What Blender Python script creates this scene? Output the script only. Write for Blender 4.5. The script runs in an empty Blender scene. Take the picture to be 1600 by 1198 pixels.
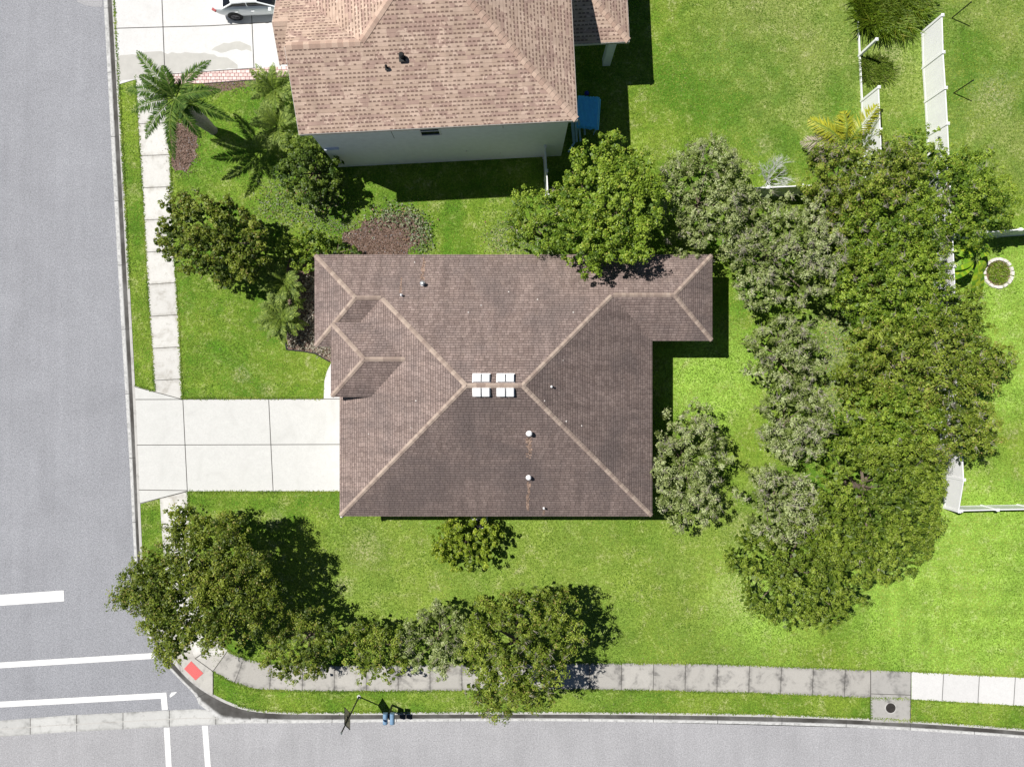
import bpy, bmesh, math, random
import numpy as np
from mathutils import Vector, Matrix
D = bpy.data
SC = bpy.context.scene
COL = SC.collection
random.seed(7)
RNG = np.random.default_rng(11)

# ------------------------------------------------------------------ camera, world, sun
CAMH = 38.0; PPM = 28.0          # drone height, photo pixels per metre on the ground
cam = D.objects.new('camera', D.cameras.new('camera')); COL.objects.link(cam)
cam.location = (0, 0, CAMH)
cam.data.sensor_width = 36.0
cam.data.lens = 36.0*PPM*CAMH/1600.0
cam.data.clip_start = 0.5; cam.data.clip_end = 2000
SC.camera = cam
SUNDIR = Vector((0.614, -0.268, -1.0)).normalized()
w = D.worlds.new('World'); SC.world = w; w.use_nodes = True
wn = w.node_tree; bg = wn.nodes['Background']
sky = wn.nodes.new('ShaderNodeTexSky'); sky.sky_type = 'NISHITA'; sky.sun_disc = False
sky.sun_elevation = math.radians(56.2); sky.sun_rotation = math.atan2(-0.614, 0.268)
sky.air_density = 0.6; sky.dust_density = 0.2; sky.altitude = 400
wn.links.new(sky.outputs[0], bg.inputs[0]); bg.inputs[1].default_value = 0.05
sl = D.lights.new('sun', 'SUN'); sl.energy = 5.0; sl.angle = math.radians(0.5); sl.color = (1.0, 0.965, 0.91)
so = D.objects.new('sun', sl); COL.objects.link(so); so.location = (-20, 10, 40)
so.rotation_euler = SUNDIR.to_track_quat('-Z', 'Y').to_euler()
SC.view_settings.view_transform = 'Standard'; SC.view_settings.look = 'None'
SC.view_settings.gamma = 1.0; SC.view_settings.exposure = 0.27

def W(px, py, h=0.0):
    k = (CAMH-h)/CAMH/PPM
    return Vector(((px-800)*k, (599-py)*k, h))
def G(px, py, z=0.0):
    return ((px-800)/PPM, (599-py)/PPM, z)

# ------------------------------------------------------------------ node helpers
def mat(name):
    m = D.materials.new(name); m.use_nodes = True
    nt = m.node_tree; b = nt.nodes['Principled BSDF']
    b.inputs['Specular IOR Level'].default_value = 0.25
    return m, nt, b
class NT:
    def __init__(s, nt): s.nt = nt
    def put(s, sock, v):
        if isinstance(v, bpy.types.NodeSocket): s.nt.links.new(v, sock)
        elif v is not None:
            if isinstance(v, (tuple, list)) and len(v) == 3 and sock.type == 'RGBA': v = (*v, 1)
            sock.default_value = v
    def m(s, op, a, b=None, c=None, clamp=False):
        n = s.nt.nodes.new('ShaderNodeMath'); n.operation = op; n.use_clamp = clamp
        s.put(n.inputs[0], a); s.put(n.inputs[1], b); s.put(n.inputs[2], c); return n.outputs[0]
    def mix(s, f, a, b, mode='MIX'):
        n = s.nt.nodes.new('ShaderNodeMix'); n.data_type = 'RGBA'; n.blend_type = mode; n.clamp_factor = True
        s.put(n.inputs[0], f); s.put(n.inputs[6], a); s.put(n.inputs[7], b); return n.outputs[2]
    def noise(s, vec, scale, detail=2, rough=0.5, dist=0.0):
        n = s.nt.nodes.new('ShaderNodeTexNoise'); s.put(n.inputs['Vector'], vec)
        n.inputs['Scale'].default_value = scale; n.inputs['Detail'].default_value = detail
        n.inputs['Roughness'].default_value = rough; n.inputs['Distortion'].default_value = dist
        return n.outputs[0]
    def white(s, vec):
        n = s.nt.nodes.new('ShaderNodeTexWhiteNoise'); n.noise_dimensions = '3D'; s.put(n.inputs['Vector'], vec); return n.outputs['Value']
    def ss(s, v, a, b):
        n = s.nt.nodes.new('ShaderNodeMapRange'); n.interpolation_type = 'SMOOTHSTEP'
        s.put(n.inputs[0], v); n.inputs[1].default_value = a; n.inputs[2].default_value = b; return n.outputs[0]
    def rng(s, v, a, b, c, d):
        n = s.nt.nodes.new('ShaderNodeMapRange'); s.put(n.inputs[0], v)
        for i, q in enumerate((a, b, c, d)): n.inputs[i+1].default_value = q
        return n.outputs[0]
    def pos(s): return s.nt.nodes.new('ShaderNodeNewGeometry').outputs['Position']
    def obj(s): return s.nt.nodes.new('ShaderNodeTexCoord').outputs['Object']
    def uv(s): return s.nt.nodes.new('ShaderNodeTexCoord').outputs['UV']
    def attr(s, nme):
        n = s.nt.nodes.new('ShaderNodeAttribute'); n.attribute_name = nme; return n.outputs['Fac']
    def sep(s, v):
        n = s.nt.nodes.new('ShaderNodeSeparateXYZ'); s.put(n.inputs[0], v); return n.outputs
    def comb(s, x, y, z=0.0):
        n = s.nt.nodes.new('ShaderNodeCombineXYZ'); s.put(n.inputs[0], x); s.put(n.inputs[1], y); s.put(n.inputs[2], z); return n.outputs[0]
    def bump(s, h, strength, dist=0.02):
        n = s.nt.nodes.new('ShaderNodeBump'); s.put(n.inputs['Height'], h)
        n.inputs['Strength'].default_value = strength; n.inputs['Distance'].default_value = dist; return n.outputs[0]
    def dist(s, v, p):
        n = s.nt.nodes.new('ShaderNodeVectorMath'); n.operation = 'DISTANCE'; s.put(n.inputs[0], v); n.inputs[1].default_value = p; return n.outputs['Value']

M = {}
def plain(name, c, rough=0.7, spec=0.25, metal=0.0, var=0.12, sc=6.0):
    m, nt, b = mat(name); n = NT(nt)
    f = n.noise(n.obj(), sc, 4, 0.6)
    k = n.rng(f, 0.3, 0.7, 1-var, 1+var)
    col = n.mix(1.0, c, n.comb(k, k, k), 'MULTIPLY')
    n.put(b.inputs['Base Color'], col); b.inputs['Roughness'].default_value = rough
    b.inputs['Specular IOR Level'].default_value = spec; b.inputs['Metallic'].default_value = metal
    M[name] = m; return m

# --- lawn
def lawn_mat():
    m, nt, b = mat('lawn'); n = NT(nt); p = n.pos()
    big = n.noise(p, 0.22, 4, 0.6, 0.6); mid = n.noise(p, 1.3, 5, 0.65, 0.4); fine = n.noise(p, 6, 5, 0.8)
    micro = n.noise(p, 13, 3, 0.9)
    def spot(px, py, r0, r1):
        return n.ss(n.m('ADD', n.dist(p, G(px, py)), n.rng(mid, 0.2, 0.8, -1.8, 1.8)), r1, r0)
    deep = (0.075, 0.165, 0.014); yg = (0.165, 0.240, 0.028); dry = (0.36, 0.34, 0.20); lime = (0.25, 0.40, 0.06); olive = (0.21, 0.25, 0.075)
    c = n.mix(n.ss(n.m('ADD', n.m('MULTIPLY', big, 0.6), n.m('MULTIPLY', mid, 0.4)), 0.38, 0.62), deep, yg)
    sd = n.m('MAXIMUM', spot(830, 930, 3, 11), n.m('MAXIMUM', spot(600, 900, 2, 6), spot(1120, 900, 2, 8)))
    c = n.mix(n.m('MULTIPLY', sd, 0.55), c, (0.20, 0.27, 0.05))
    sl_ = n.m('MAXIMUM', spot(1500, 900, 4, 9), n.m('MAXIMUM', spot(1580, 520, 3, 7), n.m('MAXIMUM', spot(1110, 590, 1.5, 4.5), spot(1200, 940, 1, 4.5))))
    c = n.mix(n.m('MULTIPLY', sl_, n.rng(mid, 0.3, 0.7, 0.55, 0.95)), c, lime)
    so_ = n.m('MAXIMUM', spot(1250, 60, 3, 8), spot(1545, 130, 3, 8))
    c = n.mix(n.m('MULTIPLY', so_, n.rng(big, 0.35, 0.65, 0.1, 0.75)), c, olive)
    px_, py_, _z = n.sep(p)
    ml_ = n.m('SINE', n.m('ADD', n.m('MULTIPLY', px_, 5.6), n.m('MULTIPLY', mid, 3.0))); mh_ = n.m('SINE', n.m('ADD', n.m('MULTIPLY', py_, 5.2), n.m('MULTIPLY', mid, 3.0)))
    w1 = spot(1420, 960, 1.5, 5); w2 = n.m('MAXIMUM', spot(1590, 950, 2, 6), spot(1570, 650, 1, 5))
    km = n.m('ADD', 1.0, n.m('ADD', n.m('MULTIPLY', n.m('MULTIPLY', ml_, w1), .09), n.m('MULTIPLY', n.m('MULTIPLY', mh_, w2), .08)))
    c = n.mix(1.0, c, n.comb(km, km, km), 'MULTIPLY')
    # dry tufts
    d = n.ss(n.m('ADD', n.m('MULTIPLY', mid, 0.5), n.m('MULTIPLY', fine, 0.5)), 0.50, 0.66)
    dm = n.m('MULTIPLY', d, n.rng(big, 0.35, 0.6, 0.18, 0.65))
    c = n.mix(dm, c, dry)
    g2 = n.noise(p, 0.55, 3, 0.6, 1.0); kk = n.rng(g2, 0.3, 0.7, 0.93, 1.17); c = n.mix(1.0, c, n.comb(kk, kk, n.m('MULTIPLY', kk, 1.0)), 'MULTIPLY')
    for (px, py, r) in ((1195, 225, .5), (1555, 150, 1.2), (420, 610, .4), (130+300, 812, .5), (375, 585, .45), (570, 860, .9), (540, 915, .5), (1250, 945, .8), (1155, 930, 1.2), (1390, 90, .9), (1320, 620, 1.3), (1310, 560, 1.2), (1300, 500, 1.1), (790, 380, 1.0), (1165, 830, .9)):
        c = n.mix(n.m('MULTIPLY', n.m('MULTIPLY', n.ss(n.m('ADD', n.dist(p, G(px, py)), n.rng(mid, 0.25, 0.75, -r*.9, r*.9)), r*1.5, r*0.2), n.ss(fine, .38, .62)), 0.6), c, (0.38, 0.35, 0.20))
    k = n.m('MULTIPLY', n.rng(fine, 0.3, 0.7, 0.62, 1.42), n.rng(micro, 0.3, 0.7, 0.45, 1.65))
    c = n.mix(1.0, c, n.comb(k, k, k), 'MULTIPLY')
    n.put(b.inputs['Base Color'], c); b.inputs['Roughness'].default_value = 0.9
    b.inputs['Specular IOR Level'].default_value = 0.1
    n.put(b.inputs['Normal'], n.bump(n.m('ADD', micro, fine), 0.6, 0.05))
    M['lawn'] = m
lawn_mat()

def asphalt_mat(name, c):
    m, nt, b = mat(name); n = NT(nt); p = n.pos()
    a = n.noise(p, 15, 3, 0.9); f = n.noise(p, 32, 2, 0.9); l = n.noise(p, 0.35, 4, 0.6, 0.5)
    st = n.noise(n.comb(n.m('MULTIPLY', n.sep(p)[0], 1.6), n.m('MULTIPLY', n.sep(p)[1], 0.08)), 1.0, 4, 0.6)
    k = n.m('MULTIPLY', n.rng(a, 0.3, 0.7, 0.64, 1.38), n.m('MULTIPLY', n.rng(l, 0.3, 0.7, 0.93, 1.07), n.rng(st, 0.3, 0.7, 0.95, 1.05)))
    k = n.m('MULTIPLY', k, n.rng(f, 0.25, 0.75, 0.75, 1.25))
    n.put(b.inputs['Base Color'], n.mix(1.0, c, n.comb(k, k, k), 'MULTIPLY')); b.inputs['Roughness'].default_value = 0.85
    n.put(b.inputs['Normal'], n.bump(a, 0.5, 0.02)); M[name] = m
asphalt_mat('asphalt', (0.268, 0.273, 0.294))
asphalt_mat('asphalt_light', (0.330, 0.328, 0.340))

def concrete_mat(name, c, dirt, amount, crack=0.0, joint=0.0):
    m, nt, b = mat(name); n = NT(nt); p = n.pos()
    a = n.noise(p, 0.9, 5, 0.65, 0.8); f = n.noise(p, 14, 3, 0.7); g = n.noise(p, 3.5, 5, 0.7)
    s = n.ss(n.m('ADD', n.m('MULTIPLY', a, 0.65), n.m('MULTIPLY', g, 0.35)), 0.48, 0.70)
    col = n.mix(n.m('MULTIPLY', s, amount), c, dirt)
    k = n.m('MULTIPLY', n.rng(f, 0.25, 0.75, 0.94, 1.06), n.rng(g, 0.25, 0.75, 0.95, 1.05))
    col = n.mix(1.0, col, n.comb(k, k, k), 'MULTIPLY')
    o_ = n.noise(p, 1.9, 3, 0.7, 0.3); col = n.mix(n.m('MULTIPLY', n.ss(o_, .62, .72), .35*amount+.06), col, dirt)
    if joint:
        u, v, _ = n.sep(n.uv())
        fr = n.m('FRACT', n.m('DIVIDE', u, joint))
        e = n.m('MINIMUM', fr, n.m('SUBTRACT', 1.0, fr))
        # dirt gathered near joints and slab edges
        ev = n.m('MINIMUM', v, n.m('SUBTRACT', 1.0, v))
        near = n.m('MULTIPLY', n.ss(n.m('MINIMUM', n.m('MULTIPLY', e, joint), n.m('MULTIPLY', ev, 1.6)), 0.28, 0.0), n.ss(g, 0.35, 0.65))
        col = n.mix(n.m('MULTIPLY', near, amount*0.8), col, dirt)
        cell = n.white(n.comb(n.m('FLOOR', n.m('DIVIDE', u, joint)), 3.3, 1.1))
        kk = n.rng(cell, 0, 1, 1-0.10*min(1, amount*1.5), 1.04); col = n.mix(1.0, col, n.comb(kk, kk, kk), 'MULTIPLY')
        col = n.mix(n.m('MULTIPLY', n.m('LESS_THAN', e, 0.022/joint), 0.8), col, (0.07, 0.065, 0.06))
    n.put(b.inputs['Base Color'], col); b.inputs['Roughness'].default_value = 0.85
    n.put(b.inputs['Normal'], n.bump(f, 0.15, 0.01)); M[name] = m
concrete_mat('drive', (0.56, 0.56, 0.54), (0.42, 0.42, 0.40), 0.42)
concrete_mat('drive2', (0.60, 0.595, 0.585), (0.46, 0.45, 0.43), 0.4)
concrete_mat('walk_west', (0.60, 0.59, 0.56), (0.34, 0.32, 0.28), 0.85, joint=1.79)
concrete_mat('walk_old', (0.40, 0.385, 0.355), (0.12, 0.115, 0.11), 0.95, joint=1.78)
concrete_mat('walk_new', (0.585, 0.58, 0.57), (0.48, 0.47, 0.46), 0.25, joint=2.0)
concrete_mat('walk_plain', (0.46, 0.445, 0.41), (0.15, 0.145, 0.14), 0.8)
concrete_mat('new_plain', (0.60, 0.60, 0.60), (0.44, 0.43, 0.42), 0.4)
concrete_mat('curb', (0.46, 0.45, 0.43), (0.16, 0.15, 0.14), 0.8)
concrete_mat('drain_slab', (0.36, 0.35, 0.33), (0.12, 0.12, 0.115), 0.85)
concrete_mat('valley', (0.50, 0.50, 0.485), (0.20, 0.20, 0.19), 0.7, joint=2.6)
plain('seam', (0.235, 0.235, 0.26), 0.9)
plain('joint', (0.075, 0.07, 0.065), 0.9)
plain('dark_tone', (0.46, 0.45, 0.42), 0.9, var=0.06, sc=2)

def gutter_mat():
    m, nt, b = mat('gutter'); n = NT(nt); p = n.pos(); u, v, _ = n.sep(n.uv()); t = n.attr('tint')
    g = n.noise(p, 5, 5, 0.7); l = n.noise(p, 0.5, 4, 0.6)
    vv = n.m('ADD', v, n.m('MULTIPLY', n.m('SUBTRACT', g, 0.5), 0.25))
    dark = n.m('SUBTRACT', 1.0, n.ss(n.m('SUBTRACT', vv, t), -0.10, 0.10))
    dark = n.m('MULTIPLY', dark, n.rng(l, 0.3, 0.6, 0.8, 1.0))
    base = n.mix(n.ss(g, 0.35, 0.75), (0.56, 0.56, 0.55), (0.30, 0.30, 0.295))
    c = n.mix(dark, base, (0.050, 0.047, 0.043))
    fr = n.m('FRACT', n.m('DIVIDE', u, 3.6)); c = n.mix(n.m('LESS_THAN', fr, 0.008), c, (0.05, 0.05, 0.05))
    n.put(b.inputs['Base Color'], c); b.inputs['Roughness'].default_value = 0.8; M['gutter'] = m
gutter_mat()

def paint_mat():
    m, nt, b = mat('road_paint'); n = NT(nt); p = n.pos()
    g = n.noise(p, 30, 3, 0.8)
    n.put(b.inputs['Base Color'], n.mix(n.ss(g, 0.52, 0.72), (0.74, 0.74, 0.73), (0.42, 0.42, 0.44))); b.inputs['Roughness'].default_value = 0.6
    M['road_paint'] = m
paint_mat()

# --- shingles
def shingle_fine():
    m, nt, b = mat('shingle_brown'); n = NT(nt); u, v, _ = n.sep(n.uv()); p = n.pos()
    row = n.m('FLOOR', n.m('DIVIDE', v, 0.140)); fv = n.m('FRACT', n.m('DIVIDE', v, 0.140))
    off = n.white(n.comb(row, 2.2, 5.1))
    uu = n.m('ADD', n.m('DIVIDE', u, 0.25), off); cu = n.m('FLOOR', uu); fu = n.m('FRACT', uu)
    r = n.white(n.comb(cu, row, 0.7)); big = n.noise(p, 0.35, 4, 0.6, 0.4); mid = n.noise(p, 1.6, 4, 0.7)
    c = n.mix(r, (0.215, 0.160, 0.142), (0.310, 0.238, 0.212))
    stv = n.noise(n.comb(n.m('MULTIPLY', u, 2.2), n.m('MULTIPLY', v, .22), 3.0), 1.0, 4, 0.65); kk = n.rng(stv, .3, .7, .74, 1.22); c = n.mix(1.0, c, n.comb(kk, kk, kk), 'MULTIPLY')
    c = n.mix(n.m('MULTIPLY', n.ss(big, 0.42, 0.66), 0.55), c, (0.165, 0.135, 0.128))
    c = n.mix(n.m('MULTIPLY', n.ss(mid, 0.5, 0.8), 0.55), c, (0.34, 0.26, 0.22))
    slope_dark = n.m('MULTIPLY', n.attr('tint'), n.rng(big, .3, .62, .45, 1.0)); c = n.mix(n.m('MULTIPLY', slope_dark, .62), c, (0.105, 0.082, 0.078))  # face tint mixes selected slopes towards a darker brown
    line = n.m('LESS_THAN', fv, 0.30); c = n.mix(n.m('MULTIPLY', line, 0.52), c, (0.028, 0.020, 0.018))  # row shadow under each shingle course painted as a dark band
    gap = n.m('MULTIPLY', n.m('LESS_THAN', fu, 0.13), 0.45); c = n.mix(gap, c, (0.04, 0.03, 0.027))
    sp = n.noise(p, 18, 2, 0.9); k = n.rng(sp, 0.3, 0.7, 0.7, 1.35); c = n.mix(1.0, c, n.comb(k, k, k), 'MULTIPLY')
    n.put(b.inputs['Base Color'], c); b.inputs['Roughness'].default_value = 0.9
    n.put(b.inputs['Normal'], n.bump(fv, 0.5, 0.012)); M['shingle_brown'] = m
shingle_fine()
def shingle_tan():
    m, nt, b = mat('shingle_tan'); n = NT(nt); u, v, _ = n.sep(n.uv()); p = n.pos()
    R = 0.175
    row = n.m('FLOOR', n.m('DIVIDE', v, R)); fv = n.m('FRACT', n.m('DIVIDE', v, R))
    off = n.white(n.comb(row, 2.2, 5.1))
    uu = n.m('ADD', n.m('DIVIDE', u, 0.20), off); cu = n.m('FLOOR', uu); fu = n.m('FRACT', uu)
    r = n.white(n.comb(cu, row, 0.7)); r2 = n.white(n.comb(n.m('FLOOR', n.m('MULTIPLY', uu, 0.34)), row, 9.7))
    big = n.noise(p, 1.1, 4, 0.7, 0.6)
    base = n.mix(r2, (0.44, 0.320, 0.248), (0.60, 0.455, 0.365))
    base = n.mix(n.m('MULTIPLY', n.m('GREATER_THAN', n.m('ADD', n.m('MULTIPLY', r2, 0.5), big), 0.88), 0.7), base, (0.33, 0.215, 0.18))
    tab = n.m('MULTIPLY', n.m('MULTIPLY', n.m('GREATER_THAN', r, 0.24), n.m('GREATER_THAN', fu, n.rng(r, 0, 1, .48, .28))), n.m('LESS_THAN', fv, 0.42))
    c = n.mix(n.m('MULTIPLY', tab, 0.75), base, (0.115, 0.068, 0.053))
    stv = n.noise(n.comb(n.m('MULTIPLY', u, 1.6), n.m('MULTIPLY', v, .25), 3.0), 1.0, 4, 0.65); kk = n.rng(stv, .3, .7, .84, 1.12); c = n.mix(1.0, c, n.comb(kk, kk, kk), 'MULTIPLY')
    c = n.mix(n.m('MULTIPLY', n.m('LESS_THAN', fv, 0.13), 0.45), c, (0.14, 0.09, 0.075))
    sp = n.noise(p, 40, 2, 0.8); k = n.rng(sp, 0.25, 0.75, 0.87, 1.13); c = n.mix(1.0, c, n.comb(k, k, k), 'MULTIPLY')
    n.put(b.inputs['Base Color'], c); b.inputs['Roughness'].default_value = 0.9
    n.put(b.inputs['Normal'], n.bump(fv, 0.4, 0.012)); M['shingle_tan'] = m
shingle_tan()
def cap_mat(name, a, c2):
    m, nt, b = mat(name); n = NT(nt); t = n.attr('tint'); f = n.noise(n.pos(), 30, 3, 0.7)
    c = n.mix(t, a, c2); k = n.rng(f, 0.25, 0.75, 0.85, 1.15)
    n.put(b.inputs['Base Color'], n.mix(1.0, c, n.comb(k, k, k), 'MULTIPLY')); b.inputs['Roughness'].default_value = 0.9; M[name] = m
cap_mat('cap_brown', (0.27, 0.205, 0.172), (0.42, 0.335, 0.275))
cap_mat('cap_tan', (0.38, 0.26, 0.205), (0.54, 0.40, 0.315))

def leaf_mat(name, dark, mid, light, odd=None, rough=0.5):
    m, nt, b = mat(name); n = NT(nt); t = n.attr('tint'); t2 = n.attr('tintb')
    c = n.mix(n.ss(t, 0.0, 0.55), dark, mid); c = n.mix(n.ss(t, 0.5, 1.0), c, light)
    if odd: c = n.mix(n.m('GREATER_THAN', t2, 0.93), c, odd)
    n.put(b.inputs['Base Color'], c); b.inputs['Roughness'].default_value = rough
    b.inputs['Specular IOR Level'].default_value = 0.35
    tr = nt.nodes.new('ShaderNodeBsdfTranslucent'); n.put(tr.inputs[0], n.mix(1.0, c, (1.3, 1.5, 0.6), 'MULTIPLY'))
    mx = nt.nodes.new('ShaderNodeMixShader'); mx.inputs[0].default_value = 0.22
    nt.links.new(b.outputs[0], mx.inputs[1]); nt.links.new(tr.outputs[0], mx.inputs[2])
    nt.links.new(mx.outputs[0], nt.nodes['Material Output'].inputs[0]); M[name] = m
leaf_mat('leaf_dark', (0.040, 0.080, 0.010), (0.105, 0.165, 0.016), (0.20, 0.27, 0.035))
leaf_mat('leaf_mid', (0.058, 0.100, 0.008), (0.170, 0.240, 0.020), (0.30, 0.38, 0.05), (0.22, 0.24, 0.05))
leaf_mat('leaf_oak', (0.055, 0.090, 0.009), (0.160, 0.210, 0.018), (0.30, 0.35, 0.05), (0.27, 0.23, 0.06))
leaf_mat('leaf_olive', (0.070, 0.108, 0.009), (0.200, 0.265, 0.025), (0.35, 0.42, 0.065), (0.30, 0.24, 0.07))
leaf_mat('leaf_pale', (0.095, 0.135, 0.018), (0.290, 0.345, 0.120), (0.48, 0.53, 0.28), (0.40, 0.38, 0.22))
leaf_mat('leaf_bright', (0.066, 0.128, 0.009), (0.190, 0.285, 0.022), (0.34, 0.45, 0.055), (0.32, 0.34, 0.05))
leaf_mat('leaf_yellow', (0.10, 0.15, 0.010), (0.20, 0.28, 0.02), (0.36, 0.44, 0.04), (0.40, 0.42, 0.06))
leaf_mat('leaf_date', (0.045, 0.090, 0.008), (0.15, 0.22, 0.025), (0.34, 0.42, 0.08), rough=0.6)
leaf_mat('leaf_palm', (0.020, 0.060, 0.006), (0.065, 0.140, 0.012), (0.17, 0.25, 0.04), rough=0.75)
leaf_mat('leaf_banana', (0.07, 0.20, 0.015), (0.18, 0.36, 0.02), (0.42, 0.52, 0.03), rough=0.35)
leaf_mat('leaf_gold', (0.20, 0.20, 0.02), (0.36, 0.38, 0.03), (0.56, 0.52, 0.05), rough=0.45)
leaf_mat('leaf_dead', (0.22, 0.18, 0.13), (0.36, 0.31, 0.24), (0.50, 0.45, 0.38), rough=0.8)
leaf_mat('grass_blade', (0.075, 0.15, 0.008), (0.15, 0.235, 0.018), (0.30, 0.37, 0.06), (0.25, 0.28, 0.10), rough=0.8)
leaf_mat('weed', (0.07, 0.12, 0.03), (0.20, 0.25, 0.12), (0.36, 0.37, 0.28), (0.30, 0.18, 0.12), rough=0.8)
leaf_mat('mulch_bits', (0.07, 0.045, 0.035), (0.20, 0.125, 0.095), (0.38, 0.29, 0.24), (0.36, 0.34, 0.36), rough=0.95)
leaf_mat('stone_bits', (0.06, 0.05, 0.04), (0.36, 0.32, 0.26), (0.62, 0.58, 0.50), (0.08, 0.06, 0.05), rough=0.9)
plain('twig', (0.34, 0.31, 0.26), 0.9, var=0.3)
plain('twig_white', (0.55, 0.56, 0.54), 0.9, var=0.2)
plain('bark', (0.16, 0.125, 0.095), 0.95, var=0.35, sc=12)
plain('bark_palm', (0.30, 0.28, 0.25), 0.9, var=0.25, sc=9)
plain('palm_green', (0.14, 0.20, 0.04), 0.5)
plain('white_vinyl', (0.80, 0.80, 0.81), 0.45, 0.4, var=0.03, sc=2)
plain('fascia', (0.60, 0.57, 0.53), 0.6)
plain('stucco', (0.82, 0.87, 0.89), 0.9, var=0.05, sc=3)
plain('stucco_beige', (0.55, 0.50, 0.42), 0.9, var=0.05, sc=3)
plain('ledge', (0.62, 0.68, 0.74), 0.6)
plain('glass_dark', (0.012, 0.014, 0.017), 0.08, 0.6, var=0.02)
plain('black_metal', (0.012, 0.012, 0.013), 0.5, 0.4)
plain('galv', (0.50, 0.52, 0.53), 0.4, 0.5, 0.6)
plain('vent_white', (0.80, 0.80, 0.80), 0.5, 0.4, var=0.03)
plain('vent_black', (0.02, 0.02, 0.02), 0.6)
plain('sign_tan', (0.72, 0.58, 0.44), 0.6)
plain('car_white', (0.78, 0.80, 0.82), 0.18, 0.6, var=0.01)
plain('tyre', (0.015, 0.015, 0.016), 0.8)
plain('rim', (0.10, 0.10, 0.11), 0.3, 0.6, 0.7)
plain('tail_red', (0.30, 0.01, 0.01), 0.3, 0.5)
plain('tactile_red', (0.62, 0.135, 0.13), 0.8, var=0.08, sc=20)
plain('sheet_shade_blue', (0.14, 0.62, 0.98), 0.5, 0.4, var=0.08)  # white sheets; the blue of the house shade is put into this colour
plain('board_shade_blue', (0.34, 0.55, 0.68), 0.6, var=0.12)  # pale boards with the blue cast of shade painted in
plain('mailbox', (0.16, 0.27, 0.40), 0.5, 0.4)  # white boxes; shade from the sign painted into the colour as blue
plain('iron', (0.045, 0.04, 0.037), 0.7, metal=0.3, var=0.3)
plain('edging', (0.02, 0.02, 0.02), 0.7)
plain('stone_white', (0.66, 0.62, 0.58), 0.9, var=0.12)
plain('soil', (0.18, 0.13, 0.08), 0.95, var=0.35, sc=10)
plain('mulch', (0.17, 0.115, 0.092), 0.95, var=0.6, sc=16)
plain('terracotta', (0.30, 0.12, 0.06), 0.8)
def paver_mat():
    m, nt, b = mat('paver'); n = NT(nt)
    t = nt.nodes.new('ShaderNodeTexBrick'); n.put(t.inputs['Vector'], n.pos()); t.inputs['Scale'].default_value = 1
    t.inputs['Color1'].default_value = (0.62, 0.46, 0.43, 1); t.inputs['Color2'].default_value = (0.74, 0.62, 0.58, 1); t.inputs['Mortar'].default_value = (0.26, 0.12, 0.12, 1)
    t.inputs['Brick Width'].default_value = 0.24; t.inputs['Row Height'].default_value = 0.19; t.inputs['Mortar Size'].default_value = 0.017
    n.put(b.inputs['Base Color'], t.outputs[0]); b.inputs['Roughness'].default_value = 0.9; M['paver'] = m
paver_mat()

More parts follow.
